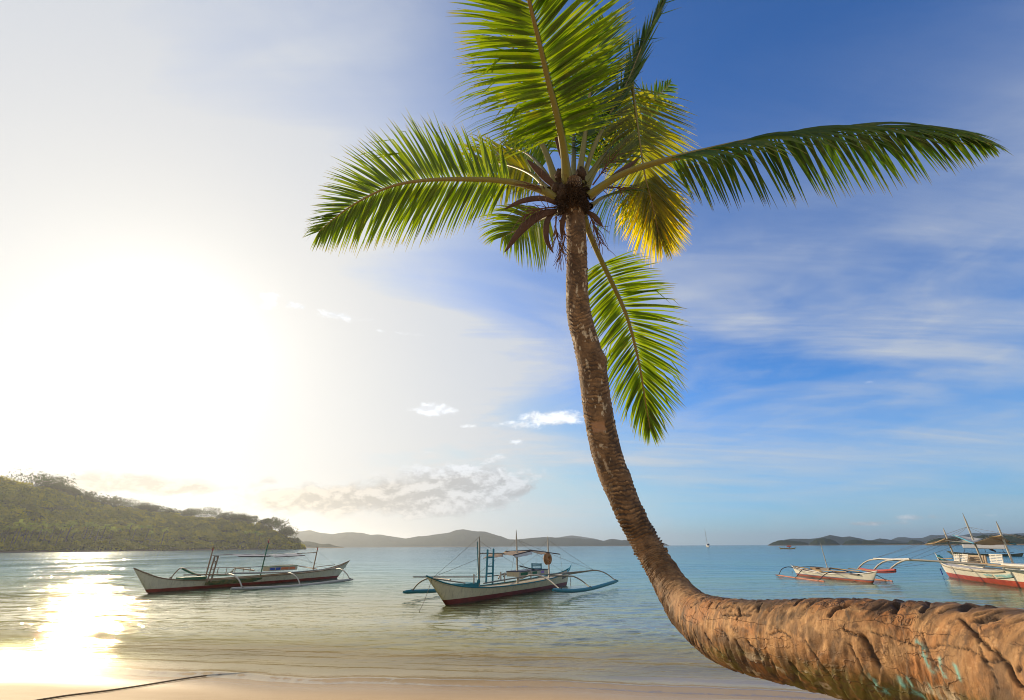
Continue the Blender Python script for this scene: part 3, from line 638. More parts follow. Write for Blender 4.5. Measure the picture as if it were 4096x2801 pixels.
put(mb.build('crown_fibre', fib, palm, True))
shm = pbr('dead_sheath', (.11, .055, .032), .7, (30, .5), .6, 14)
def sheath(pts, w, hollow=.5, seed=0):
    P = catmull(np.array([C2(*q) for q in pts]), 22); Tt = np.gradient(P, axis=0); Tt /= np.linalg.norm(Tt, axis=1)[:, None]
    G = []
    for i, (p, t_) in enumerate(zip(P, Tt)):
        u = i / 21; ww = w * (math.sin(math.pi * min(1, u * .9 + .12)) ** .7) + .003
        b = unit(np.cross(t_, CAMF)); c = np.cross(t_, b)
        G.append([p + b * ww * math.cos(a) + c * ww * hollow * math.sin(a) for a in np.linspace(-.2, math.pi + .2, 9)])
    m_ = MB().sheet(np.array(G), .006); put(m_.build('dead_sheath', shm, palm, True))
for i, (p, w) in enumerate((([(1266, 462, 4.16), (1230, 450, 4.08), (1185, 456, 4.02), (1145, 474, 3.98)], .022), ([(1262, 478, 4.14), (1225, 488, 4.04), (1185, 520, 3.98), (1145, 572, 3.95)], .036), ([(1256, 480, 4.14), (1241, 505, 4.08), (1241, 545, 4.06), (1256, 574, 4.05)], .026),
                            ([(1282, 485, 4.12), (1276, 510, 4.1), (1276, 545, 4.1)], .022), ([(1332, 480, 4.16), (1350, 492, 4.1), (1368, 514, 4.06)], .022), ([(1352, 442, 4.35), (1395, 400, 4.42), (1452, 358, 4.5)], .026), ([(1262, 425, 4.3), (1235, 400, 4.32), (1196, 362, 4.36)], .034),
                            ([(1290, 395, 4.3), (1268, 330, 4.32), (1254, 278, 4.34)], .022), ([(1342, 455, 4.2), (1350, 440, 4.2), (1362, 425, 4.22)], .024))):
    sheath(p, w, seed=i)
twm = pbr('dry_flower_stalk', (.16, .075, .045), .8, None, .5, 20)
def flower_stalk(pts, nb, ln, spread, seed):
    rg = np.random.default_rng(seed); P = catmull(np.array([C2(*q) for q in pts]), 16); mb = MB().tube(P, np.linspace(.009, .004, 16), 5)
    for i in range(nb):
        k = rg.integers(4, 16); o = P[k]; t_ = unit(P[min(k + 1, 15)] - P[k - 1]); v = unit(t_ + rg.normal(0, spread, 3)); pts_ = [o]; l = ln * rg.uniform(.5, 1.2)
        for s in range(5): v = unit(v + rg.normal(0, .16, 3) + [0, 0, -.10]); pts_.append(pts_[-1] + v * l / 5)
        mb.tube(pts_, np.linspace(.0042, .0018, 6), 4)
    put(mb.build('flower_stalk', twm, palm, True))
flower_stalk([(1262, 470, 4.15), (1225, 475, 4.02), (1195, 488, 3.96)], 26, .26, .35, 1)
flower_stalk([(1262, 492, 4.14), (1262, 530, 4.02), (1276, 570, 3.98)], 24, .24, .4, 2)
flower_stalk([(1336, 482, 4.15), (1352, 520, 4.04), (1360, 548, 4.02)], 26, .24, .35, 3)
flower_stalk([(1348, 438, 4.3), (1385, 425, 4.2), (1410, 428, 4.15)], 20, .24, .4, 4)
flower_stalk([(1345, 420, 4.3), (1375, 380, 4.3), (1392, 360, 4.3)], 22, .26, .5, 5)
flower_stalk([(1250, 440, 4.25), (1220, 425, 4.2), (1200, 420, 4.2)], 20, .22, .5, 6)
flower_stalk([(1270, 500, 4.12), (1282, 535, 4.06), (1270, 580, 4.02)], 18, .22, .35, 7)
# ------------------------------------------------------------------ the outrigger boats
K = H / 1.7
def crop(x0, y0, s): return lambda x, y: (x0 + x / s, y0 + y / s)
class Boat:
    """local frame: x to the bow, y to the left of it, z up from the waterline"""
    def __init__(s, bow, stern, name, label, crp, group=None):
        s.c = crp; A, B = on_z(*crp(*bow)), on_z(*crp(*stern)); s.o = (A + B) / 2; s.u = unit(A - B); s.v = np.array([-s.u[1], s.u[0], 0]); s.L = np.linalg.norm(A - B)
        s.rz = math.atan2(s.u[1], s.u[0]); s.root = empty(name, s.o, s.rz); tag(s.root, label, 'boat', group)
    def p(s, x, y, yy=0.0):          # point in the lengthwise plane y = yy
        r = ray(*s.c(x, y)); w = s.o - EYE; t = (np.dot(w, s.v) + yy * K) / np.dot(r, s.v); q = t * r - w
        return np.array([np.dot(q, s.u), yy * K, q[2]])
    def thing(s, name, loc, label, cat, group=None):   # a separate thing aboard, its own local frame parallel to the boat's
        loc = np.asarray(loc, float); o = empty(name, s.o + s.u * loc[0] + s.v * loc[1] + [0, 0, loc[2]], s.rz); tag(o, label, cat, group); return o
def hull_mat(name, top, bottom, zp, stain, var=.3, stripe=None):
    m, t, out = material(name); co = t.coord('Object'); x, y, z = t.sep(co)
    n = t.noise(co, 3.0, 6, .65); n2 = t.noise(t.vmap(co, (2.5, 2.5, .35)), 4.0, 5, .7); n3 = t.noise(co, 24, 4, .6)
    c = t.mix(t.mul(t.ss(n, .35, .75), var), top, [k * .55 for k in top]); c = t.mix(t.mul(t.ss(n2, .48, .75), .5), c, stain); c = t.mix(t.mul(t.ss(n3, .6, .75), .3), c, stain)
    rd = t.mix(t.ss(n, .3, .7), bottom, [k * .6 for k in bottom])
    zz = t.add(z, t.mul(t.sub(n3, .5), .012))
    if stripe: c = t.mix(t.ss(zz, zp + .05, zp + .045), c, stripe)
    c = t.mix(t.ss(zz, zp + .006, zp - .006), c, rd)
    c = t.mix(t.mul(t.ss(zz, .10, .02), .6), c, (.05, .055, .03))       # weed line
    p = t.node('ShaderNodeBsdfPrincipled', Base_Color=c, Roughness=.45); p.inputs['Specular IOR Level'].default_value = .4
    t.put(p.inputs['Normal'], t.bump(n3, .15, .01)); t.l.new(p.outputs[0], out.inputs[0]); return m
def hull(b, bow, stern, wlb, wls, sheer, beam, mat, deckm, gunm, dk=.07, pw=2.6, gr=.03, flare=.55):
    """bow, stern: (x, z) of the tips; wlb, wls: x where stem and stern meet the water; sheer: (x, z) points between the tips"""
    n, M = 64, 9
    xs = np.linspace(stern[0], bow[0], n); P = np.array([(stern[0], 0, stern[1])] + [(x, 0, z) for x, z in sorted(sheer)] + [(bow[0], 0, bow[1])])
    cu = catmull(P, 400); zs = np.interp(xs, cu[:, 0], cu[:, 2])
    zk = np.interp(xs, [stern[0], wls, wls + .5, wlb - .5, wlb, bow[0]], [stern[1] - .02, 0, -.32, -.32, 0, bow[1] - .02])
    mid = (wlb + wls) / 2; hl = np.where(xs > mid, bow[0] - mid, mid - stern[0]); tt = np.abs(xs - mid) / hl
    hb = beam * (1 - tt ** pw) + .012
    V = []
    for i in range(n):
        for j in range(-M, M + 1):
            s = abs(j) / M; V.append((xs[i], math.copysign(hb[i] * s ** flare, j) if j else 0, zk[i] + (zs[i] - zk[i]) * s))
    mb = MB().add(V, grid_faces(n, 2 * M + 1)); mb.build('hull', mat, b.root, True)
    D = np.array([[(xs[i], hb[i] * .96 * k, max(zs[i] - dk, zk[i] + .01) + .02 * (1 - k * k)) for k in np.linspace(-1, 1, 7)] for i in range(2, n - 2)])
    MB().sheet(D, .02).build('deck', deckm, b.root, True)
    for sg in (1, -1):
        MB().tube([(xs[i], sg * hb[i], zs[i] + .004) for i in range(n)], gr, 6).build('gunwale', gunm, b.root, True)
    b.xs, b.zs, b.hb = xs, zs, hb
    return lambda x: (np.interp(x, xs, zs), np.interp(x, xs, hb))
def part(b, name, mat, mb, smooth=True, parent=None, label=None):
    o = mb.build(name, mat, parent or b.root, smooth)
    if label: o['label'] = label
    return o
def lash(b, c, r, ax, mat='rope'):
    ax = unit(ax); e = unit(np.cross(ax, [.3, .2, .9])); f_ = np.cross(ax, e)
    part(b, 'lashing', M[mat], MB().tube([np.asarray(c) + r * (math.cos(a) * e + math.sin(a) * f_) + ax * (a * .006 - .06) for a in np.linspace(0, 20, 50)], .011, 4))
def mast(b, base, top, r, mat):
    d = np.asarray(top) - base; part(b, 'mast', mat, MB().tube([base - unit(d) * .25, base + d * .5, base + d * .86, base + d * .9, top], [r, r * .92, r * .8, r * .62, r * .18], 8))
def line(b, a, c, sag=.03, r=.006, mat=None, name='rigging_line'):
    a, c = np.asarray(a, float), np.asarray(c, float); t = np.linspace(0, 1, 9)[:, None]; P = a + (c - a) * t - [0, 0, 1] * (4 * sag * t * (1 - t)); part(b, name, mat or M['rope'], MB().tube(P, r, 4))
def arm(b, pts, r, mat, name='outrigger_arm', tip=None):
    if b.L < 16: lash(b, np.asarray(pts[-1]) + [0, 0, .01], r * 1.55, np.asarray(pts[-1]) - pts[-2])
    P = catmull(np.array(pts), 18); part(b, name, mat, MB().tube(P, np.linspace(r, (tip or r * .7), 18), 7))
M = dict(
    cream=pbr('cream_paint', (.56, .50, .36), .5, None, .3, 4, stain=(.25, .17, .08)), white=pbr('white_paint', (.74, .71, .64), .45, None, .2, 5, stain=(.40, .30, .18)),
    teal=pbr('teal_paint', (.020, .20, .235), .45, None, .35, 5, stain=(.02, .09, .11)), skyblue=pbr('pale_blue_paint', (.08, .38, .50), .45, None, .3, 6), green=pbr('green_paint', (.02, .15, .065), .5, None, .4, 6, stain=(.12, .10, .04)),
    bamboo=pbr('bamboo', (.42, .27, .11), .5, None, .35, 9, stain=(.20, .11, .045)), grey=pbr('weathered_bamboo', (.30, .265, .20), .6, None, .4, 8, stain=(.15, .12, .08)), pale=pbr('pale_pole', (.50, .46, .38), .55, None, .3, 8, stain=(.28, .20, .12)),
    wood=pbr('bare_wood', (.30, .19, .10), .65, None, .4, 8, stain=(.13, .07, .035)), dark=pbr('dark_wood', (.07, .042, .03), .6, None, .3, 8), red=pbr('red_paint', (.42, .055, .025), .5, None, .35, 5, stain=(.22, .05, .03)), coral=pbr('faded_red_paint', (.50, .16, .09), .55, None, .35, 6, stain=(.32, .16, .10)),
    rope=pbr('rope', (.20, .16, .11), .9, None, .4, 30), cloth=pbr('sun_canopy_cloth', (.46, .38, .29), .85, None, .25, 5), white_cloth=pbr('white_tarpaulin', (.62, .61, .57), .7, None, .25, 4), steel=pbr('grey_metal', (.45, .45, .43), .35, None, .3, 9), black=pbr('black_rubber', (.02, .02, .022), .6, None, .2, 9),
    orange=pbr('orange_panel', (.70, .20, .07), .5, None, .2, 6), blue=pbr('blue_panel', (.03, .08, .36), .5, None, .2, 6), purple=pbr('lilac_panel', (.36, .20, .52), .5, None, .2, 6), navy=pbr('navy_trim', (.02, .035, .09), .5, None, .2, 6), tan=pbr('faded_orange_foam', (.40, .20, .085), .75, None, .3, 8), yellow=pbr('ochre_paint', (.50, .34, .07), .5, None, .3, 5))
M['white_cloth'].node_tree.nodes; 
def cloth_mat(name, col):
    m, t, out = material(name); n = t.noise(t.coord('Object'), 5, 5, .6); c = t.mix(t.mul(n, .4), col, [k * .6 for k in col])
    d = t.node('ShaderNodeBsdfDiffuse', Color=c); r = t.node('ShaderNodeBsdfTranslucent', Color=c); x = t.node('ShaderNodeMixShader', Fac=.35); t.put(x.inputs[1], d.outputs[0]); t.put(x.inputs[2], r.outputs[0]); t.l.new(x.outputs[0], out.inputs[0]); return m
M['cloth'] = cloth_mat('sun_canopy_cloth', (.62, .50, .38)); M['white_cloth'] = cloth_mat('white_tarpaulin', (.74, .74, .72))

# ---- centre boat: cream hull, teal floats
b = Boat((520, 800), (1640, 612), 'outrigger_boat', 'cream outrigger boat with teal floats, patched canopy and three masts, nearest the palm trunk', crop(1560, 2080, 2.324))
P = b.p
wl = b.L / 2
sh = hull(b, P(338, 522)[[0, 2]], P(1672, 445)[[0, 2]], wl, -wl, [(4.6 * K, .66 * K), (3.6 * K, .485 * K), (2.2 * K, .395 * K), (0, .385 * K), (-2.2 * K, .44 * K), (-3.8 * K, .53 * K), (-4.4 * K, .62 * K)], .46 * K,
          hull_mat('cream_hull', (.76, .66, .42), (.26, .045, .028), .175 * K, (.26, .19, .10)), M['cream'], M['teal'], dk=.05)
st = P(1672, 445); part(b, 'stern_post', M['skyblue'], MB().tube([st - [-.55, 0, .36], st - [-.2, 0, .12], st, st + [-.10, 0, .10], P(1688, 415)], [.075, .075, .05, .03, .014], 7))
ms = [(P(828, 582), P(833, 155)), (P(1186, 542), P(1173, 92)), (P(1479, 500), P(1466, 150))]
for (a, c), m_ in zip(ms, ('grey', 'pale', 'pale')): mast(b, a, c, .055, M[m_])
for y0, ys in ((2.35, 1), (-2.3, -1)):
    if ys > 0: pts = [P(1513, 650, 2.35), P(1600, 657, 2.35), P(1700, 660, 2.35), P(1860, 640, 2.35), P(2000, 603, 2.35), P(2118, 566, 2.35)]
    else: pts = [P(125, 672, -2.3), P(200, 667, -2.3), P(430, 658, -2.3)]; pts.append(pts[-1] * 2 - pts[-2]); pts[-1][2] = pts[-2][2]
    part(b, 'outrigger_float', M['teal'], MB().tube(catmull(np.array(pts), 24), [.055, .085] + [.095] * 20 + [.085, .05], 9))
arm(b, [P(1215, 545, .3), P(1310, 513, .9), P(1400, 523, 1.3), P(1480, 560, 1.75), P(1580, 645, 2.35)], .05, M['pale'])
arm(b, [P(1480, 520, .3), P(1640, 522, 1.0), P(1710, 527, 1.4), P(1790, 570, 1.85), P(1862, 634, 2.35)], .045, M['grey'])
arm(b, [P(1660, 505, .3), P(1890, 470, 1.3), P(1950, 475, 1.6), P(2020, 505, 1.95), P(2097, 565, 2.35)], .045, M['grey'])
arm(b, [P(560, 560, -.2), P(420, 545, -1.2), P(335, 550, -1.7), P(265, 590, -2.0), P(205, 660, -2.3)], .045, M['grey'])
arm(b, [P(1010, 545, -.2), P(1030, 510, -1.0), P(1120, 488, -1.6), P(1060, 520, -2.3)], .04, M['grey'])
for a, c, r in ((P(215, 530, -1.9), P(900, 530, -1.0), .028), (P(870, 590, .62), P(1335, 512, .85), .03), (P(1300, 520, .9), P(1890, 470, 1.3), .03), (P(400, 545, .12), P(700, 588, .42), .024), (P(860, 532, -1.0), P(1240, 490, -1.2), .026), (P(1600, 505, .7), P(1885, 466, 1.3), .024)):
    part(b, 'bamboo_pole', M['grey'], MB().tube([a, (a + c) / 2, c], r, 6))
for x, y0, y1 in ((780, 505, 590), (1030, 482, 560), (1065, 490, 580), (1200, 495, 565), (1310, 470, 545)): part(b, 'stanchion', M['pale'], MB().bar(P(x, y1, .45), P(x, y0, .45), .05, .05), False)
# cabin box amidships
x0, x1 = P(1205, 530, .3)[0], P(1470, 520, .3)[0]; zb_, zt = P(1205, 530, .3)[2], P(1205, 484, .3)[2]
part(b, 'cabin_box', M['cream'], MB().box(((x0 + x1) / 2, 0, (zb_ + zt) / 2), ((x1 - x0) / 2, 0, 0), (0, .42, 0), (0, 0, (zt - zb_) / 2)), False)
part(b, 'cabin_top', M['navy'], MB().box(((x0 + x1) / 2, 0, zt + .015), ((x1 - x0) / 2 - .03, 0, 0), (0, .46, 0), (0, 0, .018)), False)
for xa, xb_, mm in ((1215, 1280, 'green'), (1325, 1365, 'green'), (1405, 1432, 'purple')):
    q0, q1 = P(xa, 508, .3), P(xb_, 505, .3); part(b, 'cabin_window', M[mm], MB().box(((q0[0] + q1[0]) / 2, .428, (zb_ + zt) / 2 + .01), ((q1[0] - q0[0]) / 2, 0, 0), (0, .006, 0), (0, 0, (zt - zb_) * .27)), False)
part(b, 'foredeck_locker', M['teal'], MB().box((P(690, 605, .3) + P(835, 605, .3)) / 2 - [0, .3 * K, 0.02], ((P(835, 605, .3) - P(690, 605, .3))[0] / 2, 0, 0), (0, .36, 0), (0, 0, .09)), False)
# slatted seat
q0, q1 = P(1318, 470, .1), P(1404, 470, .1); zt = P(1318, 403, .1)[2]; mb = MB(); wx = q1 - q0; hz_ = zt - q0[2]
for k in range(5): mb.box((q0 + q1) / 2 + [0, 0, hz_ * (.08 + k * .205)], wx / 2, (0, .012, 0), (0, 0, hz_ * (.052 if k < 4 else .09)))
for q in (q0, q1): mb.box(q + [0, .02, hz_ * .5], (wx[0] * .04, 0, 0), (0, .015, 0), (0, 0, hz_ * .52))
mb.box((q0 + q1) / 2 + [0, -.24, .02], wx / 2, (0, .24, 0), (0, 0, .02)); part(b, 'slatted_seat', M['teal'], mb, False)
part(b, 'tiller', M['dark'], MB().tube([P(1205, 427, .15), P(1270, 445, .2), P(1395, 475, .2)], [.028, .03, .022], 6))
# canopy: three patched pieces of cloth on spars
def cloth(cs, name, mat, sag=.07, nu=10, nv=10, bow=0):
    cs = [np.asarray(c, float) for c in cs]; G = np.zeros((nu, nv, 3))
    for i, u_ in enumerate(np.linspace(0, 1, nu)):
        for j, v_ in enumerate(np.linspace(0, 1, nv)):
            G[i, j] = (cs[0] * (1 - u_) + cs[1] * u_) * (1 - v_) + (cs[3] * (1 - u_) + cs[2] * u_) * v_ - np.array([0, 0, 1]) * (sag * 16 * u_ * (1 - u_) * v_ * (1 - v_)) + np.array([0, 0, .03]) * (math.sin(u_ * 17 + v_ * 3) * .4)
    part(b, name, mat, MB().sheet(G, .008))
cloth([P(862, 360, .5), P(1050, 340, .5), P(1050, 308, -.3), P(930, 318, -.5)], 'canopy_cloth', M['cloth'], .03)
cloth([P(1035, 318, -.2), P(1150, 332, .55), P(1310, 290, .35), P(1070, 295, -.6)], 'canopy_cloth', M['cloth'], .04)
cloth([P(1160, 353, .62), P(1325, 318, .62), P(1312, 285, .45), P(1148, 328, .55)], 'canopy_valance', M['white_cloth'], .0)
cloth([P(1300, 290, .4), P(1400, 320, .5), P(1480, 312, -.3), P(1310, 280, -.5)], 'canopy_cloth', M['cloth'], .05)
for a, c in ((P(840, 312, 0), P(1060, 312, -.1)), (P(1070, 293, -.6), P(1310, 284, -.55)), (P(1146, 328, .57), P(1320, 286, .47)), (P(1300, 279, .3), P(1580, 319, .1))): part(b, 'canopy_spar', M['dark'] if a[1] else M['grey'], MB().tube([a, c], .03, 6))
for a, c in ((ms[0][1], P(405, 530)), (P(830, 355), P(400, 530)), (P(842, 200), P(940, 268)), (P(1175, 175), P(1070, 295, -.6)), (P(1175, 178), P(1312, 284, .4)), (P(1178, 180), P(1460, 300)), (P(1467, 190), P(1375, 276)), (P(1468, 185), P(1890, 465, 1.3)), (P(1150, 330, .55), P(1320, 500, .8)),
             (P(1370, 320, .4), P(1130, 488, -1.2)), (P(1050, 342), P(1300, 480, .6)), (P(1365, 320, .4), P(1600, 475, .2)), (P(1490, 315), P(1890, 466, 1.3)), (P(1580, 320), P(1605, 480)), (P(1150, 350, .5), P(1128, 480, -1)), (P(980, 370, .4), P(780, 525, .3)), (P(1365, 325), P(1365, 400))): line(b, a, c, .02, .007)
a = P(388, 555, .05); line(b, a, on_z(*b.c(262, 856)) * 0 + np.array([np.dot(on_z(*b.c(262, 856)) - b.o, b.u), np.dot(on_z(*b.c(262, 856)) - b.o, b.v), -.05]), .12, .011, M['rope'], 'mooring_line')
part(b, 'rudder_stock', M['dark'], MB().tube([P(1672, 520, .1), P(1680, 580, .1), P(1676, 640, .1)], [.02, .018, .015], 6))
# dark registration lettering near the stern, too worn to read
mb = MB(); 
for k, (w, h) in enumerate(((.02, .13), (.05, .13), (.02, .13), (.06, .12), (.05, .13), (.06, .13))):
    q = P(1556 + k * 8, 553 - k * .9, 0); z, hb_ = sh(q[0]); zc = z - .17; y_ = hb_ * .93 + .004
    mb.box((q[0], y_, zc), (-.014, 0, 0), (0, .006, 0), (0, 0, h / 2)); mb.box((q[0] - w / 2, y_, zc + (h / 2 - .015) * (1 if k % 2 else -1)), (w / 2, 0, 0), (0, .005, 0), (0, 0, .012))
    if k == 0: q_a = np.array([q[0], y_ - .004, zc - .055])
    q_b = np.array([q[0] - w, y_ - .004, zc - .055])
part(b, 'registration_lettering', M['navy'], mb.bar(q_a, q_b, .006, .012), False)
# things aboard: ladder, paddle, life ring
l0 = (P(890, 590, .62) + P(950, 590, .62)) / 2; lad = b.thing('ladder', l0, 'teal wooden ladder standing upright at the near side of the cream boat', 'ladder')
for xb0, xt in ((893, 908), (953, 963)):
    a, c = P(xb0, 592, .62) - l0, P(xt, 268 if xt > 940 else 276, .50) - l0; MB().bar(a, c, .085, .055, (0, 1, 0)).build('rail', M['teal'], lad)
for y_ in (350, 432, 500):
    a, c = P(895 + (592 - y_) * .045, y_, .56) - l0, P(955 + (592 - y_) * .032, y_ - 3, .56) - l0; MB().bar(a, c, .04, .075 if y_ != 432 else .045).build('rung', M['teal'], lad)
l0 = P(824, 578, .25); pad = b.thing('paddle', l0, 'long teal paddle leaning against the front mast of the cream boat', 'paddle')
MB().tube([P(822, 560, .25) - l0, P(811, 202, .12) - l0], [.026, .022], 7).build('shaft', M['teal'], pad, True)
q = P(824, 572, .25) - l0; MB().add([(q[0] + .12 * math.cos(a), s * .012, q[2] + .10 * math.sin(a)) for s in (-1, 1) for a in np.linspace(0, 2 * math.pi, 14, endpoint=False)], [tuple(range(14))[::-1], tuple(range(14, 28))] + [(i, (i + 1) % 14, 14 + (i + 1) % 14, 14 + i) for i in range(14)]).build('blade', M['teal'], pad)
l0 = P(1464, 318, .1); ring = b.thing('life_ring', l0, 'faded orange horseshoe life ring hanging on the rear mast of the cream boat', 'life ring')
hx = abs(P(1492, 370, .1)[0] - P(1436, 370, .1)[0]) / 2; cz = P(1464, 362, .1)[2] - l0[2]; hh_ = (P(1464, 318, .1)[2] - P(1464, 426, .1)[2]) / 2
pts = [(hx * .68 * math.sin(a), 0, cz + hh_ * .70 * math.cos(a)) for a in np.linspace(-2.75, 2.75, 28)]
MB().tube(pts, np.full(28, hx * .36), 9).build('foam_collar', M['tan'], ring, True)
MB().tube([(0, .0, .05), (0, .03, cz + hh_ * .9)], .012, 5).build('hanging_cord', M['rope'], ring, True)

# ---- left boat: low white hull, pale floats, half in the sun's glare
b = Boat((205, 685), (1970, 545), 'outrigger_boat', 'long low white outrigger boat with pale floats and green trim, before the wooded headland', crop(500, 2080, 2.324))
P = b.p; wl = b.L / 2
sh = hull(b, P(80, 450)[[0, 2]], P(2088, 380)[[0, 2]], wl, -wl, [(5.1 * K, .73 * K), (4.6 * K, .55 * K), (3.7 * K, .42 * K), (2.4 * K, .37 * K), (0, .385 * K), (-2.4 * K, .43 * K), (-4.0 * K, .52 * K), (-5.0 * K, .70 * K)], .42 * K,
          hull_mat('white_weathered_hull', (.76, .66, .45), (.32, .05, .025), .155 * K, (.27, .17, .075)), M['cream'], M['wood'], dk=.05)
ms = [(P(757, 500), P(822, 256)), (P(1267, 480), P(1341, 178)), (P(1750, 455), P(1793, 254))]
for (a, c), m_ in zip(ms, ('wood', 'green', 'wood')):
    mast(b, a, c, .045, M[m_]); d = c - a; part(b, 'mast_tip', M['red'], MB().tube([a + d * .87, a + d * .95, c + d * .01], [.044, .032, .010], 7))
part(b, 'outrigger_float', M['pale'], MB().tube(catmull(np.array([P(985, 640, 2.6), P(1300, 632, 2.6), P(1640, 611, 2.6), P(1900, 580, 2.6), P(2118, 553, 2.6)]), 24), [.06, .085] + [.09] * 20 + [.085, .06], 9))
for pts in ([P(960, 505, .6), P(1010, 515, 1.6), P(1060, 560, 2.3), P(1090, 632, 2.6)], [P(1500, 490, .6), P(1550, 500, 1.6), P(1605, 545, 2.3), P(1630, 615, 2.6)], [P(1960, 455, .3), P(2010, 460, 1.6), P(2060, 500, 2.3), P(2090, 553, 2.6)]): arm(b, pts, .055, M['pale'])
far = [P(480, 490, -2.4), P(420, 546, -2.6)]
arm(b, [P(700, 520, -.2), P(600, 480, -1.2), P(525, 446, -1.9), P(480, 478, -2.3), P(424, 543, -2.6)], .045, M['wood'])
arm(b, [P(1200, 470, -.2), P(1090, 455, -1.3), P(1028, 450, -1.9), P(990, 485, -2.5)], .045, M['wood'])
arm(b, [P(1780, 455, -.2), P(1560, 420, -1.6), P(1520, 425, -2.0), P(1480, 450, -2.5)], .045, M['pale'])
part(b, 'outrigger_float', M['pale'], MB().tube(catmull(np.array([P(395, 560, -2.6), P(500, 548, -2.6), P(760, 530, -2.6), P(1480, 470, -2.6)]) * [1, 1, 0] + [0, 0, .1], 16), .085, 8))
for a, c, r, mm in ((P(520, 448, -1.9), P(1160, 442, -1.9), .03, 'pale'), (P(1160, 440, -1.9), P(1560, 415, -1.9), .026, 'pale'), (P(545, 512, .45), P(950, 505, .6), .03, 'wood'), (P(950, 498, .62), P(1540, 487, .62), .05, 'pale'), (P(1540, 488, .62), P(1990, 447, .3), .034, 'pale'), (P(1560, 420, -1.6), P(1740, 452, -.2), .03, 'pale'), (P(1760, 440, .1), P(1950, 418, .1), .02, 'wood')):
    part(b, 'bamboo_pole', M[mm], MB().tube([a, (a + c) / 2, c], r, 6))
part(b, 'green_boom', M['green'], MB().tube([P(530, 456, -.6), P(620, 495, -.4), P(700, 520, -.3)], .045, 6))
for x in (868, 948, 1028, 1105, 1168): part(b, 'stanchion', M['wood'], MB().bar(P(x - 12, 500, -.4), P(x, 448, -.4), .03, .03), False)
part(b, 'green_locker', M['green'], MB().box((P(545, 545, .3) + P(760, 545, .3)) / 2 * [1, 0, 1], ((P(760, 545, .3) - P(545, 545, .3))[0] / 2, 0, 0), (0, .40, 0), (0, 0, .085)), False)
part(b, 'green_side_board', M['green'], MB().bar(P(800, 522, .52), P(975, 514, .52), .03, .05), False)
# stained green sheet over the side
mesh_, t, out = material('stained_green_sheet'); n = t.noise(t.vmap(t.coord('Object'), (1, 1, 2)), 2.6, 5, .65); cc_ = t.ramp(n, [(.30, (.03, .12, .075)), (.45, (.10, .12, .03)), (.56, (.26, .20, .07)), (.7, (.05, .11, .06))])
p_ = t.node('ShaderNodeBsdfPrincipled', Base_Color=cc_, Roughness=.7); t.l.new(p_.outputs[0], out.inputs[0])
xa, xb_ = P(752, 600, .4)[0], P(1275, 535, .4)[0]; G = []
for i, x in enumerate(np.linspace(xa, xb_, 26)):
    z, hb_ = sh(x); cut = .04 + .20 * max(0, (i - 21) / 4.0); row = []
    for k in np.linspace(0, 1, 7):
        zz = z - .05 - k * max(.26 - cut * .6, .04); s = (zz + .32) / (z + .32); row.append((x, hb_ * s ** .55 + .016, zz))
    G.append(row)
part(b, 'green_side_sheet', mesh_, MB().sheet(np.array(G), .004))
x0, x1 = P(1335, 470, .25)[0], P(1600, 465, .25)[0]; z0, z1 = P(1335, 478, .25)[2], P(1350, 437, .25)[2]
part(b, 'engine_box', M['cream'], MB().box(((x0 + x1) / 2, 0, (z0 + z1) / 2), ((x1 - x0) / 2, 0, 0), (0, .33, 0), (0, 0, (z1 - z0) / 2)), False)
part(b, 'engine_box_lid', M['green'], MB().box(((x0 + x1) / 2, 0, z1 + .015), ((x1 - x0) / 2, 0, 0), (0, .36, 0), (0, 0, .016)), False)
for xa, xc, mm in ((1350, 1395, 'blue'), (1403, 1445, 'blue'), (1452, 1520, 'orange'), (1528, 1580, 'orange')):
    q0, q1 = P(xa, 460, .25), P(xc, 460, .25); part(b, 'box_panel', M[mm], MB().box(((q0[0] + q1[0]) / 2, .336, (z0 + z1) / 2), ((q1[0] - q0[0]) / 2, 0, 0), (0, .006, 0), (0, 0, (z1 - z0) * .28)), False)
cloth([P(1055, 340, .5), P(1355, 338, .5), P(1320, 320, -.5), P(938, 320, -.5)], 'canopy_cloth', M['white_cloth'], .04)
cloth([P(1390, 345, .5), P(1672, 332, .5), P(1590, 310, -.5), P(1330, 322, -.5)], 'canopy_cloth', M['white_cloth'], .05)
for a, c, mm in ((P(810, 330), P(945, 322, -.2), 'pale'), (P(938, 321, -.5), P(1320, 321, -.5), 'wood'), (P(1055, 341, .5), P(1355, 338, .5), 'dark'), (P(1390, 346, .5), P(1672, 332, .5), 'dark'), (P(1600, 313), P(1780, 303), 'wood')): part(b, 'canopy_spar', M[mm], MB().tube([a, c], .026, 6))
for a, c in ((P(815, 290), P(760, 340, -.5)), (P(1335, 230), P(1000, 480, -.8)), (P(1335, 240), P(1225, 322, -.4)), (P(1340, 250), P(1530, 490, .6)), (P(1345, 230), P(1590, 312)), (P(1790, 290), P(1960, 425)), (P(1672, 335), P(1740, 400)), (P(1400, 300), P(1750, 395)), (P(1500, 345), P(1900, 430))): line(b, a, c, .02, .006)
q = on_z(*b.c(-420, 660)); line(b, P(150, 510), [np.dot(q - b.o, b.u), np.dot(q - b.o, b.v), -.03], .10, .009, M['rope'], 'mooring_line')
line(b, P(2058, 412), P(2025, 540, .2), .0, .010, M['dark'], 'stern_line')
l0 = P(785, 575, .55); lad = b.thing('ladder', l0, 'weathered wooden ladder leaning out of the low white boat beside its front mast', 'ladder')
for xb0, xt, yt in ((762, 835, 338), (797, 868, 336)):
    a, c = P(xb0, 578, .60) - l0, P(xt, yt, .2) - l0; MB().bar(a, c, .075, .05, (0, 1, 0)).build('rail', M['wood'], lad)
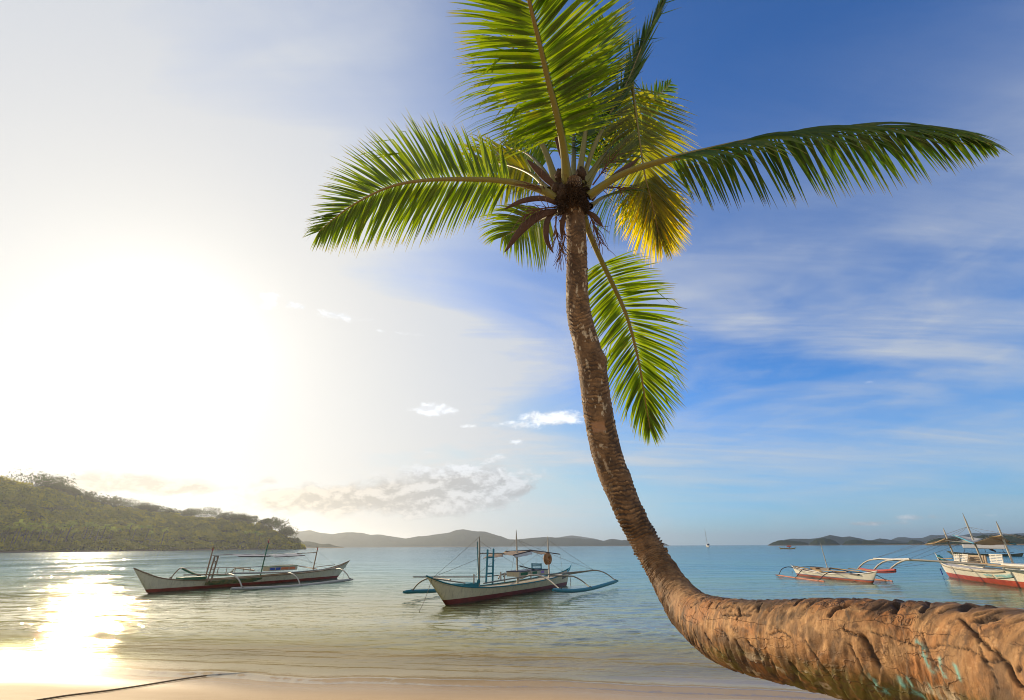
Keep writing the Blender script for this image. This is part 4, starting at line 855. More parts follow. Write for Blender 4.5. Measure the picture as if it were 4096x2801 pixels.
for y_ in (520, 458, 400):
    f_ = (578 - y_) / 241; a, c = P(762 + 73 * f_, y_, .60 - .4 * f_) - l0, P(797 + 71 * f_, y_, .60 - .4 * f_) - l0; MB().bar(a, c, .035, .055).build('rung', M['wood'], lad)
pts = [(P(845 + 17 * math.sin(a), 362 - 26 * math.cos(a), .2) - l0) for a in np.linspace(0, 6.0, 16)]; MB().tube(pts, .028, 6).build('coiled_rope', M['rope'], lad, True)

# ---- small white boat on the right
b = Boat((1715, 640), (455, 510), 'outrigger_boat', 'small white outrigger boat with red bottom and a single bare mast', crop(3080, 2180, 4.15))
P = b.p; wl = b.L / 2
sh = hull(b, P(1776, 436)[[0, 2]], P(365, 350)[[0, 2]], wl, -wl, [(3.1 * K, .47 * K), (2.4 * K, .375 * K), (1.2 * K, .30 * K), (-.5 * K, .275 * K), (-2.0 * K, .32 * K), (-2.9 * K, .41 * K)], .33 * K,
          hull_mat('small_white_hull', (.72, .67, .56), (.46, .075, .03), .105 * K, (.45, .34, .20), .15, (.10, .12, .20)), M['wood'], M['white'], dk=.04)
part(b, 'stern_post', M['white'], MB().tube([P(400, 395), P(365, 352), P(340, 322)], [.04, .03, .012], 6))
mast(b, P(973, 455), P(835, -40), .032, M['pale'])
for yy, pts in ((-1.7, [P(95, 500, -1.7), P(480, 555, -1.7), P(900, 607, -1.7)]), (1.7, None)):
    pts = pts if pts else [q * [1, -1, 1] for q in (P(95, 500, -1.7), P(480, 555, -1.7), P(900, 607, -1.7))]
    part(b, 'outrigger_float', M['coral'], MB().tube(catmull(np.array(pts), 12), [.035] + [.055] * 10 + [.035], 8))
for x_, pts in ((0, [P(400, 385, 0), P(340, 368, -.4), P(270, 370, -.9), P(190, 410, -1.4), P(140, 512, -1.7)]), (1, [P(700, 400, 0), P(640, 400, -.5), P(560, 405, -.9), P(500, 450, -1.35), P(433, 545, -1.7)]), (2, [P(1090, 450, 0), P(1030, 452, -.5), P(960, 465, -.9), P(890, 510, -1.35), P(812, 592, -1.7)])):
    arm(b, pts, .034, M['dark']); arm(b, [q * [1, -1, 1] for q in pts], .034, M['dark'])
for a, c, r in ((P(390, 350, -.2), P(860, 440, -.3), .035), (P(600, 400, -.25), P(1270, 448, -.25), .03), (P(1000, 380, .3), P(1490, 445, .3), .03), (P(1300, 390, .35), P(1740, 440, .1), .03), (P(860, 445, -.3), P(960, 460, -.3), .03)): part(b, 'bamboo_pole', M['bamboo'], MB().tube([a, (a + c) / 2, c], r, 6))
part(b, 'wooden_hatch', M['wood'], MB().box((P(710, 385, .1) + P(800, 385, .1)) / 2 - [0, 0, .04], ((P(800, 385, .1) - P(710, 385, .1))[0] / 2, 0, 0), (0, .22, 0), (0, 0, .09)), False)
part(b, 'tilted_board', M['dark'], MB().box((P(800, 400, .15) + P(1010, 405, .15)) / 2, (P(1010, 430, .15) - P(830, 430, .15)) / 2, (0, .05, 0), (0, .03, .10)), False)
part(b, 'deck_board', M['dark'], MB().box((P(1130, 478, -.1) + P(1510, 478, -.1)) / 2, ((P(1510, 478, -.1) - P(1130, 478, -.1))[0] / 2, 0, 0), (0, .25, 0), (0, 0, .035)), False)
line(b, P(838, 10), P(770, 130, -.5), .0, .004)
line(b, P(383, 425), P(365, 485, .05), .0, .012, M['rope'], 'stern_line')

# ---- large boat, cut by the right edge of the frame
b = Boat((1701, 1295), (430, 1112), 'outrigger_boat', 'large white outrigger boat with red bottom, slatted benches and a sagging canopy', crop(3700, 2050, 4.295))
P = b.p; wl = b.L / 2 + 1.5 * K
bowx = wl + .9 * K
sh = hull(b, (bowx, 1.15 * K), P(215, 760)[[0, 2]], wl, -b.L / 2, [(-3.9 * K, .88 * K), (-3.0 * K, .73 * K), (-1.5 * K, .64 * K), (.8 * K, .60 * K), (3.0 * K, .62 * K), (4.4 * K, .78 * K)], .62 * K,
          hull_mat('large_white_hull', (.74, .69, .58), (.48, .07, .025), .26 * K, (.46, .36, .22), .12), M['white'], M['white'], dk=.08)
part(b, 'stern_post', M['white'], MB().tube([P(262, 835), P(215, 762), P(166, 688)], [.09, .06, .02], 7)); part(b, 'stern_cheek', M['teal'], MB().bar(P(225, 745, .02), P(350, 840, .02), .20, .14), False)
ms = [(P(482, 705), P(309, 263)), (P(987, 862), P(645, 12)), (P(1532, 925), P(1217, 143))]
for a, c in ms: mast(b, a, c, .06, M['pale'])
part(b, 'wale', M['grey'], MB().tube([(x, -sh(x)[1] * .97 - .02, sh(x)[0] - .12) for x in np.linspace(-3.6 * K, 3.8 * K, 24)], .035, 6))
# outrigger arms towards us, cross bar, red twin float
bar0, bar1 = P(0, 0), P(0, 0); C3 = crop(3050, 2040, 2.222); keep = b.c; b.c = C3
part(b, 'cross_bar', M['white'], MB().tube([P(990, 432, -3.2), P(1145, 440, -3.2), P(1308, 437, -3.2)], .055, 8))
for fl in (0, 1):
    part(b, 'outrigger_float', M['red'], MB().tube(catmull(np.array([P(862, 520 + 6 * fl, -3.9 + .12 * fl), P(960, 538 + 8 * fl, -3.9 + .12 * fl), P(1060, 540 + 14 * fl, -3.9 + .12 * fl), P(1182, 532 + 16 * fl, -3.9 + .12 * fl)]), 16), [.06] + [.085] * 14 + [.06], 8))
for pts in ([P(845, 528, -3.9), P(880, 488, -3.7), P(930, 455, -3.45), P(1005, 440, -3.2), P(1330, 447, -1.9), P(1700, 462, -.5), P(1780, 470, -.1)], [P(985, 540, -3.9), P(1030, 490, -3.7), P(1080, 460, -3.45), P(1150, 447, -3.2), P(1500, 456, -1.9), P(1830, 480, -.5), P(1950, 488, -.1)],
            [P(1120, 545, -3.9), P(1165, 500, -3.7), P(1220, 465, -3.45), P(1305, 443, -3.2), P(1700, 470, -1.9), P(2080, 500, -.7), P(2320, 520, .3)]):
    arm(b, pts, .055, M['pale'], tip=.06)
part(b, 'bamboo_pole', M['bamboo'], MB().tube([P(1760, 468, -.75), P(2000, 482, -.75), P(2200, 505, -.75)], .045, 7)); part(b, 'bamboo_pole', M['grey'], MB().tube([P(1560, 452, -1.2), P(1900, 480, -1.0), P(2200, 512, -.9)], .045, 7))
part(b, 'bamboo_pole', M['grey'], MB().tube([P(2150, 508, -.9), P(2340, 515, -.9), P(2700, 540, -.9)], .06, 7))
for a, c in ((P(1000, 428, -3.2), P(1420, 305, -.7)), (P(1000, 428, -3.2), P(1820, 150)), (P(1145, 436, -3.2), P(1560, 305, -.6)), (P(1310, 432, -3.2), P(1620, 300)), (P(1350, 445, -2.9), P(1760, 300)), (P(880, 490, -3.75), P(1180, 462, -2.5)), (P(1030, 522, -3.85), P(1350, 470, -2.2)), (P(1175, 515, -3.85), P(1450, 480, -2.0))): line(b, a, c, .02, .008)
b.c = keep
# slatted benches
def bench(x0, y0, x1, y1, yt, n, lean, yy=-.45):
    q0, q1 = P(x0, y0, yy), P(x1, y1, yy); zt = P(x0, yt, yy)[2]; h = zt - q0[2]; mb = MB(); w = (q1 - q0) * [1, 0, 0]
    for k in range(n): mb.box((q0 + q1) / 2 + [0, lean * (k + .5) / n, h * (k + .5) / n], w / 2, (0, .014, 0), (0, 0, h / n * .34))
    for f_ in (.06, .5, .94): mb.box(q0 + w * f_ + [0, lean * .5 + .03, h * .5], (.03, 0, 0), (0, .02, 0), (0, lean / 2, h / 2))
    mb.box((q0 + q1) / 2 + [0, .30, .02], w / 2, (0, .28, 0), (0, 0, .025)); part(b, 'slatted_bench', M['white'], mb, False)
bench(1128, 872, 1352, 885, 715, 6, .10); bench(500, 830, 600, 850, 712, 5, .12); bench(560, 845, 730, 858, 712, 5, .2, -.40)
part(b, 'bench_back', M['cloth'], MB().box((P(690, 800, .1) + P(1060, 830, .1)) / 2, (P(1060, 830, .1) - P(690, 800, .1)) / 2 * [1, 0, 0], (0, .03, 0), (0, .05, .30)), False)
part(b, 'side_box', M['white'], MB().box((P(1480, 900, -.2) + P(1900, 920, -.2)) / 2 - [0, 0, .1], ((P(1900, 900, -.2) - P(1480, 900, -.2))[0] / 2, 0, 0), (0, .45, 0), (0, 0, .16)), False)
part(b, 'stern_rail', M['bamboo'], MB().tube([P(212, 775, -.2), P(320, 800, -.35), P(470, 790, -.4)], .03, 6))
# canopy and spars
cloth([P(0, 548, -.55), P(345, 455, -.75), P(640, 468, .6), P(420, 500, .7)], 'canopy_cloth', M['cloth'], .05); cloth([P(345, 480, -.7), P(830, 525, -.7), P(820, 465, .55), P(560, 462, .6)], 'canopy_cloth', M['white_cloth'], .12)
cloth([P(480, 395, -.2), P(830, 530, -.7), P(1000, 450, .6), P(560, 395, .9)], 'canopy_cloth', M['white_cloth'], .05); cloth([P(845, 520, -.7), P(1115, 432, -.5), P(1500, 540, .6), P(900, 545, .7)], 'canopy_cloth', M['cloth'], .16); cloth([P(1115, 432, -.5), P(1305, 400, -.2), P(1540, 545, .6), P(1180, 470, .8)], 'canopy_cloth', M['cloth'], .06)
part(b, 'canopy_spar', M['skyblue'], MB().tube([P(480, 388, -.2), P(840, 533, -.7)], .035, 6)); part(b, 'canopy_spar', M['bamboo'], MB().tube([P(1110, 433, -.5), P(1305, 400, -.2)], .035, 6)); part(b, 'canopy_spar', M['bamboo'], MB().tube([P(0, 549, -.55), P(180, 525, -.65), P(345, 452, -.75)], .035, 6)); part(b, 'canopy_spar', M['teal'], MB().tube([P(1440, 525, .3), P(1560, 547, .3)], .035, 6))
for a, c in ((P(730, 250), P(380, 420, -.4)), (P(735, 250), P(560, 385, .3)), (P(745, 250), P(1285, 350)), (P(750, 255), P(1010, 370, .3)), (P(1290, 345), P(1000, 450)), (P(1300, 345), P(1720, 430)), (P(1300, 350), P(1800, 480)), (P(1420, 550), P(1750, 690))): line(b, a, c, .01, .007)
# painted pictures on the side, too faded to make out
m_, t, out = material('faded_painted_picture'); co = t.coord('Object'); x, y, z = t.sep(co); n = t.noise(co, 4.5, 5, .6); cc_ = t.ramp(t.add(t.mul(t.sub(z, .50), 1.6), t.mul(n, .6)), [(.0, (.62, .36, .20)), (.22, (.66, .55, .40)), (.42, (.16, .40, .42)), (.62, (.48, .62, .62)), (.8, (.70, .68, .58))])
p_ = t.node('ShaderNodeBsdfPrincipled', Base_Color=cc_, Roughness=.5); t.l.new(p_.outputs[0], out.inputs[0])
for xa, xb_ in ((975, 1115), (1135, 1385)):
    X0, X1 = P(xa, 1070, -.6)[0], P(xb_, 1090, -.6)[0]; G = []
    for x in np.linspace(X0, X1, 8):
        z, hb_ = sh(x); G.append([(x, -hb_ * ((zz + .32) / (z + .32)) ** .55 - .012, zz) for zz in np.linspace(z - .24, z - .47, 5)])
    part(b, 'painted_picture', m_, MB().sheet(np.array(G), .003), True)
l0 = P(275, 905, 0); an = b.thing('anchor', l0, 'small blue anchor hanging in the water at the stern of the large white boat', 'anchor')
MB().tube([(0, 0, 0), (0, 0, -.34)], .012, 6).build('chain', M['dark'], an, True)
q = P(270, 990, 0) - l0; MB().tube([q + [0, 0, .12], q - [0, 0, .32]], [.03, .04], 7).tube([q + [-.14, 0, .02], q + [0, 0, -.02], q + [.14, 0, .03]], .025, 6).tube([q + [-.12, 0, -.2], q + [0, 0, -.34], q + [.12, 0, -.2]], .026, 6).build('shank_and_flukes', M['blue'], an, True)

# ---- moored boat behind the large one
b = Boat((1670, 760), (480, 745), 'outrigger_boat', 'dark green outrigger boat under a silver tarpaulin, moored behind the large boat', crop(3700, 2050, 4.295))
P = b.p; wl = b.L / 2
sh = hull(b, P(1695, 698)[[0, 2]], P(363, 660)[[0, 2]], wl, -wl, [(3.2 * K, .33 * K), (1.5 * K, .28 * K), (-1.5 * K, .34 * K), (-3.3 * K, .48 * K)], .42 * K, hull_mat('dark_green_hull', (.075, .095, .065), (.05, .035, .02), .06 * K, (.10, .09, .05)), M['dark'], M['dark'], dk=.03)
G = np.array([[P(x, 612 + (x - 660) * .024, .5 * s) * [1, 1, 0] + [0, 0, (P(x, 545 + (x - 660) * .02, 0)[2] - abs(s) ** 1.6 * (P(x, 545, 0)[2] - P(x, 612, 0)[2]) - .04 * abs(math.sin(x * .045)))] for s in np.linspace(-1, 1, 9)] for x in np.linspace(655, 1400, 26)])
part(b, 'tarpaulin_roof', M['white_cloth'], MB().sheet(G, .02)); part(b, 'roof_rail', M['dark'], MB().tube([P(655, 612, .5), P(1455, 633, .5)], .035, 6)); part(b, 'roof_rail', M['dark'], MB().tube([P(655, 612, -.5), P(1455, 633, -.5)], .035, 6))
for x, y0, y1 in ((652, 545, 700), (1010, 570, 690), (1330, 635, 700)): part(b, 'roof_post', M['dark'], MB().tube([P(x + 35, y1, .35), P(x, y0, .35)], .04, 6))
for sgn in (1, -1):
    part(b, 'outrigger_float', M['dark'], MB().tube(catmull(np.array([(-2.6 * K, sgn * 2.2 * K, .12), (0, sgn * 2.2 * K, .06), (2.4 * K, sgn * 2.2 * K, .12)]), 8), .06, 7))
    for x in (-1.9 * K, 1.7 * K): arm(b, [(x, 0, .5 * K), (x, sgn * 1.2 * K, .55 * K), (x, sgn * 1.8 * K, .40 * K), (x, sgn * 2.2 * K, .08)], .045, M['grey'])
part(b, 'side_rail', M['dark'], MB().tube([P(800, 680, .5), P(1530, 690, .5)], .035, 6)); part(b, 'engine_cover', M['dark'], MB().tube([P(1110, 640, 0), P(1160, 648, 0), P(1215, 672, 0)], [.10, .22, .12], 8))

# ---- small boat far out
b = Boat((500, 840), (1850, 840), 'outrigger_boat', 'tiny ochre outrigger boat with a red awning, far out before the islands', crop(3100, 2160, 23.24))
P = b.p; wl = b.L / 2
sh = hull(b, P(355, 672)[[0, 2]], P(1960, 705)[[0, 2]], wl, -wl, [(2.2 * K, .38 * K), (.5 * K, .30 * K), (-1.6 * K, .30 * K)], .42 * K, hull_mat('ochre_hull', (.50, .33, .07), (.34, .15, .03), .10 * K, (.3, .18, .05)), M['yellow'], M['yellow'], dk=.03)
mast(b, P(770, 740), P(735, 430), .05, M['pale'])
cloth([P(1085, 640, .5), P(1520, 640, .5), P(1510, 530, -.4), P(1090, 540, -.4)], 'awning', cloth_mat('red_awning', (.62, .12, .07)), -.12)
for x in (1110, 1510): part(b, 'awning_post', M['dark'], MB().tube([P(x, 760, .2), P(x, 560, .2)], .04, 6))
part(b, 'engine_cover', M['dark'], MB().tube([P(1270, 690, 0), P(1340, 680, 0), P(1420, 730, 0)], [.12, .25, .12], 8))
for sgn in (1, -1):
    part(b, 'outrigger_float', M['yellow'], MB().tube([(-2 * K, sgn * 1.9 * K, .1), (0, sgn * 1.9 * K, .05), (2 * K, sgn * 1.9 * K, .1)], .055, 7))
    for x in (-1.3 * K, 1.3 * K): arm(b, [(x, 0, .42 * K), (x, sgn * 1.2 * K, .45 * K), (x, sgn * 1.9 * K, .07)], .04, M['grey'])

# ---- yacht on the horizon
yp = on_z(2832, 2188.5); ya = empty('sailboat', yp, R(78)); tag(ya, 'tiny white sailboat with bare mast on the horizon right of the palm trunk', 'sailboat')
Dy = np.linalg.norm(yp - EYE); s_ = Dy / F * .93          # metres per source pixel out there
mb = MB(); n = 14; xs = np.linspace(-4.6, 5.2, n); V = []
for x in xs:
    w = 1.5 * (1 - abs((x - .3) / 5.0) ** 2.4) + .05
    V += [(x, -w, 1.15 + .02 * x * x * .6), (x, -w * .75, .1), (x, 0, -.5), (x, w * .75, .1), (x, w, 1.15 + .02 * x * x * .6)]
mb.add(V, grid_faces(n, 5)).build('hull', M['white'], ya, True, scale=Dy / 500)
MB().box((0, 0, 1.25), (4.3, 0, 0), (0, 1.0, 0), (0, 0, .1)).build('deck', M['white'], ya, scale=Dy / 500); MB().box((.2, 0, 1.75), (1.9, 0, 0), (0, .85, 0), (0, 0, .42)).build('cabin', M['white'], ya, scale=Dy / 500)
MB().box((-3.2, 0, 2.4), (1.2, 0, 0), (0, .95, 0), (0, 0, .5)).build('sprayhood', M['navy'], ya, scale=Dy / 500)
MB().tube([(.9, 0, 1.2), (.9, 0, 16.5)], [.16, .10], 6).build('mast', M['steel'], ya, True, scale=Dy / 500); MB().tube([(.9, 0, 2.9), (-3.6, 0, 3.1)], .13, 6).build('boom', M['white'], ya, True, scale=Dy / 500)
for e in ((5.0, 0, 1.4), (-4.5, 0, 1.3)): MB().tube([(.9, 0, 16.3), e], .035, 4).build('stay', M['steel'], ya, scale=Dy / 500)

# ---- mooring rope across the wet sand
pts = []
for px, py in ((-900, 2990), (-300, 2900), (239, 2801), (420, 2775), (590, 2745), (720, 2720), (817, 2704)):
    q = on_z(px, py, .03); q = on_z(px, py, float(sand_z(q[0], q[1])) + .02); q[2] = max(float(sand_z(q[0], q[1])) + .018, .03); pts.append(q)
q = pts[-1]; pts += [q + np.array([.35, .28, -.03]), q + np.array([1.2, .9, -.12])]
mb = MB(); Pp = catmull(np.array(pts), 240); tw = np.arange(240) * 1.35
for kph in range(3):
    off = np.stack([np.cos(tw + kph * 2.094) * .0065, 0 * tw, np.sin(tw + kph * 2.094) * .0065], 1); mb.tube(Pp + off, .0085, 5)
tag(mb.build('mooring_rope', pbr('old_dark_rope', (.19, .125, .065), .85, (80, .5), .5, 40), None, True), 'dark twisted mooring rope lying across the wet sand into the wavelet', 'rope')
# ------------------------------------------------------------------ wooded headland on the left
def foliage_mat(name, c1, c2, c3, trans=.5, k=2.2):
    m, t, out = material(name); r = t.attr('rnd'); P = t.pos(); n = t.noise(P, .12, 4, .6)
    c = t.mix(r, c1, c2); c = t.mix(t.mul(t.ss(n, .42, .68), .45), c, c3)
    d = t.node('ShaderNodeBsdfDiffuse', Color=c); tr = t.node('ShaderNodeBsdfTranslucent', Color=t.mix(1.0, c, (k, k * .95, k * .4), 'MULTIPLY'))
    mx = t.node('ShaderNodeMixShader', Fac=trans); t.put(mx.inputs[1], d.outputs[0]); t.put(mx.inputs[2], tr.outputs[0]); t.l.new(mx.outputs[0], out.inputs[0]); return m
SKY = [(-420, 1800), (-200, 1872), (0, 1928), (84, 1940), (168, 1962), (235, 1984), (300, 2006), (400, 2022), (510, 2032), (640, 2052), (800, 2064), (950, 2083), (1010, 2094), (1060, 2108), (1120, 2140), (1160, 2162), (1200, 2184), (1226, 2194)]
skx, sky_y = np.array(SKY).T
def Dshore(px): return 405 + (np.asarray(px, float) + 420) * .112
def Dridge(px): return Dshore(px) + 26 + 60 * np.clip((1226 - np.asarray(px, float)) / 900, .0, 1)
def ridge_h(px):
    h = at_range(px, np.interp(px, skx, sky_y), float(Dridge(px)))[2] - H
    return max(0.3, h + H - 6.5 * min(1, (1226 - px) / 160))
def ground(px, v):
    """point of the headland: v = 0 shore, 1 ridge, above 1 behind it"""
    r = ray(px, 2192.0); a = math.atan2(r[0], r[1]); ds, dr = float(Dshore(px)), float(Dridge(px)); d = ds + (dr - ds) * v
    hr = ridge_h(px); z = hr * (sstep(0, 1, .08 + .92 * v) - .012 if v <= 1 else 1 - .9 * (v - 1) ** 1.3)
    x, y = d * math.sin(a), d * math.cos(a)
    return np.array([x, y, z + (1.6 * (float(fbm(x / 18, y / 18, seed=7)) - .5) * min(1, v * 4)) - (1.0 if v <= 0 else 0)])
pxs = np.linspace(-420, 1226, 150); vs = np.r_[np.linspace(0, 1, 22), np.linspace(1.1, 1.9, 7)]
G = np.array([[ground(px, v) for v in vs] for px in pxs])
m, t, out = material('headland_ground'); P_ = t.pos(); x, y, z = t.sep(P_); n = t.noise(P_, .3, 5, .6); c = t.mix(n, (.030, .040, .012), (.07, .075, .025)); c = t.mix(t.ss(z, 1.4, .4), c, (.16, .11, .065))
t.l.new(t.node('ShaderNodeBsdfDiffuse', Color=c).outputs[0], out.inputs[0])
tag(mesh_obj('headland', G.reshape(-1, 3), grid_faces(len(pxs), len(vs)), m), kind='structure')
def cards(rg, cen, rad, n, size, top=True, clump=None):
    """leaf clumps spread through an ellipsoid: quads of uneven size"""
    d = rg.normal(0, 1, (n, 3)); d /= np.linalg.norm(d, axis=1)[:, None]
    if top: d[:, 2] = np.abs(d[:, 2]) * 1.0 - .25
    rr = rg.uniform(.55, 1.05, n) ** .6
    if clump is not None: rr *= 1 + clump * (fbm(d[:, 0] * 2.2 + cen[0], d[:, 1] * 2.2 + cen[1], d[:, 2] * 2.2, seed=9) - .5)
    c = np.asarray(cen) + d * np.asarray(rad) * rr[:, None]
    nrm = d + rg.normal(0, .38, (n, 3)); nrm /= np.linalg.norm(nrm, axis=1)[:, None]
    a = np.cross(nrm, rg.normal(0, 1, (n, 3))); a /= np.linalg.norm(a, axis=1)[:, None]; b_ = np.cross(nrm, a); s = (size * rg.uniform(.6, 1.35, n))[:, None]
    V = np.stack([c - a * s * .55 - b_ * s * .1, c - b_ * s * .5 + a * s * .1, c + a * s * .55 + b_ * s * .12, c + b_ * s * .5 - a * s * .06], 1)
    return V.reshape(-1, 3)
def quads(V): return np.arange(len(V)).reshape(-1, 4)
rg = np.random.default_rng(21)
FV, FR = [], []
def canopy_top(px, v, h): return ground(px, v) + [0, 0, h]
for i in range(2000):
    px = rg.uniform(-400, 1215); v = rg.uniform(.03, 1.06) ** .85
    g = ground(px, v); taper = min(1, (1235 - px) / 170); h = (rg.uniform(4.5, 8.5) if v > .22 else rg.uniform(2.2, 5)) * (.35 + .65 * taper); r = rg.uniform(2.8, 6.2) * (.5 + .5 * taper)
    if v > .88: h *= .62
    V = cards(rg, g + [0, 0, h - r * .55], (r, r, r * .85), 120, .95, True, 1.1); FV.append(V); FR.append(np.full(len(V), rg.random() ** 1.4) * np.repeat(rg.uniform(.75, 1.0, len(V) // 4), 4))
FV = np.concatenate(FV); FR = np.concatenate(FR)
tag(mesh_obj('forest', FV, quads(FV), foliage_mat('forest_leaves', (.10, .10, .008), (.38, .33, .012), (.20, .18, .010), .5, 3.6), attrs=dict(rnd=('FLOAT', FR)), smooth=False), 'dense green jungle covering the low headland at the left', 'forest', kind='stuff')
crown_m = foliage_mat('tree_leaves', (.022, .035, .010), (.045, .055, .014), (.035, .045, .012)); bark_m = pbr('far_tree_bark', (.13, .10, .07), .9, None, .3, 1)
def ridge_tree(px, top_y, w_px, label, open_=.5, v=.96, seed=0, flat=.85):
    rg = np.random.default_rng(900 + seed); g = ground(px, v); D = math.hypot(g[0], g[1]); top = at_range(px, top_y, D)[2]
    k = D / F * 1.38 * .78; w = w_px * k; root = empty('tree', g); tag(root, label, 'tree', 'trees standing up along the headland ridge')
    hgt = max(top - g[2], 4.0); mb = MB(); lean = rg.normal(0, .06, 2); tp = np.array([lean[0] * hgt, lean[1] * hgt, hgt * .80]); mb.tube([(0, 0, -1), tp * .5, tp], [.34, .24, .10], 6)
    ends = []
    for j in range(7):
        a = rg.uniform(0, 2 * math.pi); s = tp * rg.uniform(.45, .85); e = np.array([math.cos(a) * w * rg.uniform(.25, .5), math.sin(a) * w * rg.uniform(.25, .5), hgt * rg.uniform(.58, .90)]); mb.tube([s, (s + e) / 2 + [0, 0, .4], e], [.15, .10, .05], 5); ends.append(e)
    ends.append(np.array([lean[0] * hgt, lean[1] * hgt, hgt * .93])); mb.build('trunk', bark_m, root, True)
    V = np.concatenate([cards(rg, e, np.array([w, w, w * flat]) * rg.uniform(.20, .32), int(150 * (1.3 - open_)), .95, False, .9) for e in ends] + [cards(rg, np.array([0, 0, hgt * .76]) + rg.normal(0, 1, 3) * [w * .22, w * .22, hgt * .08], np.array([w, w, w * flat]) * .26, int(130 * (1.3 - open_)), .92, False, .9) for _ in range(7)])
    mesh_obj('crown', V, quads(V), crown_m, root, False, attrs=dict(rnd=('FLOAT', np.repeat(rg.random(len(V) // 4), 4))))
for i, (px, ty, w, o, lb) in enumerate((
    (30, 1898, 95, .8, 'tall spreading tree with open crown at the left end of the headland ridge'), (84, 1906, 62, .8, 'gappy crowned tree just right of the tallest tree at the ridge\'s left end'),
    (118, 1936, 40, .3, 'small round dark tree, third along the headland ridge from the left'), (160, 1947, 46, .4, 'dark tree on the falling ridge, fourth from its left end'),
    (186, 1956, 40, .5, 'lopsided tree, fifth along the headland ridge from the left'), (242, 1970, 56, .4, 'broad dark tree, sixth along the headland ridge from the left'),
    (288, 1990, 26, .6, 'thin small-crowned tree, seventh along the headland ridge from the left'), (348, 1992, 60, .35, 'dome shaped tree standing clear of the headland ridge, eighth from the left'),
    (422, 2004, 66, .7, 'flat topped open tree, ninth along the headland ridge from the left'), (508, 2020, 50, .4, 'round tree, tenth along the headland ridge from the left'),
    (580, 2028, 54, .45, 'tree with a dark even crown near the middle of the headland ridge'), (648, 2042, 44, .5, 'small tree on the ridge just left of the spindly pair'),
    (722, 2042, 46, .75, 'spindly open tree above the ridge, left one of the spindly pair'), (796, 2038, 62, .8, 'spindly gappy tree with bare limbs, right one of the spindly pair'),
    (866, 2054, 48, .55, 'ragged tree on the headland ridge right of the spindly pair'), (922, 2060, 42, .5, 'rough crowned tree left of the last group on the headland'),
    (968, 2068, 46, .55, 'double tufted tree at the start of the headland\'s last group'), (1036, 2077, 34, .6, 'narrow tree just left of the big round tree near the headland\'s tip'),
    (1074, 2083, 68, .25, 'big round dark tree near the headland\'s tip'), (1136, 2117, 58, .25, 'rounded dark tree, last tall one before the headland\'s tip'), (1178, 2163, 46, .2, 'low dark bush-like tree at the very tip of the headland'))):
    ridge_tree(px, ty, w, lb, o, .97 if px < 1100 else .8, i)
# the sunlit band of coconut palms low on the headland
palm_m = foliage_mat('far_palm_leaves', (.26, .30, .03), (.40, .40, .06), (.3, .32, .04), .5, 2.8)
def far_palm_mesh(seed):
    rg = np.random.default_rng(seed); V, Fq = [], []
    for j in range(17):
        a = rg.uniform(0, 2 * math.pi); e = rg.uniform(-.1, 1.15); L_ = rg.uniform(2.6, 3.6); d = np.array([math.cos(a) * math.cos(e), math.sin(a) * math.cos(e), math.sin(e)]); c = np.zeros(3); sd = unit(np.cross(d, [0, 0, 1.0]))
        prev = None
        for s in range(7):
            w = .62 * math.sin(math.pi * min(1, .12 + s / 6.6)) + .04
            row = [c - sd * w + [0, 0, -.28 * w], c, c + sd * w + [0, 0, -.28 * w]]; b0 = len(V); V += row
            if prev is not None: Fq += [(prev, prev + 1, b0 + 1, b0), (prev + 1, prev + 2, b0 + 2, b0 + 1)]
            prev = b0; c = c + d * L_ / 6; d = unit(d + [0, 0, -.26])
    return np.array(V), Fq
protos = []
for s in range(4):
    V, Fq = far_palm_mesh(40 + s); h = 9.0 + s * .7; rt = empty('coconut_palm', (0, 0, 0)); mb = MB().tube([(0, 0, -.5), (.25, .1, h * .5), (.1, 0, h)], [.22, .16, .13], 6); mb.build('trunk', bark_m, rt, True)
    cr_ = mesh_obj('crown', V + [.1, 0, h], Fq, palm_m, rt, False, attrs=dict(rnd=('FLOAT', np.full(len(V), s / 3)))); protos.append((rt, h))
used = set(); rg = np.random.default_rng(77); spots = [(px, 2098 + 22 * rg.random() + 26 * max(0, .25 - px / 560)) for px in np.linspace(-10, 560, 30) + rg.normal(0, 7, 30)] + [(965, 2128), (985, 2120), (1008, 2132), (1030, 2142), (590, 2128), (640, 2135)]
for i, (px, py) in enumerate(spots):
    src, h = protos[i % 4]; best = min(((abs((lambda q: CY + 0 * q[0])(g) * 0 + (np.dot(g + [0, 0, h * 1.25 + .6] - at_range(px, py, math.hypot(g[0], g[1])), [0, 0, 1]))), v) for v in np.linspace(.06, .75, 40) for g in (ground(px, v),)))
    g = ground(px, best[1]); g = g + [0, 0, .6]
    if i % 4 not in used and not used.add(i % 4): o = src
    else:
        o = src.copy(); COL.objects.link(o)
        for ch in src.children: c_ = ch.copy(); COL.objects.link(c_); c_.parent = o
    o.location = tuple(g); o.rotation_euler = (0, 0, rg.uniform(0, 6.28)); s_ = rg.uniform(1.1, 1.45); o.scale = (s_, s_, s_)
    tag(o, 'pale sunlit coconut palm standing in front of the darker trees low on the headland', 'palm tree', 'coconut palms low on the headland')

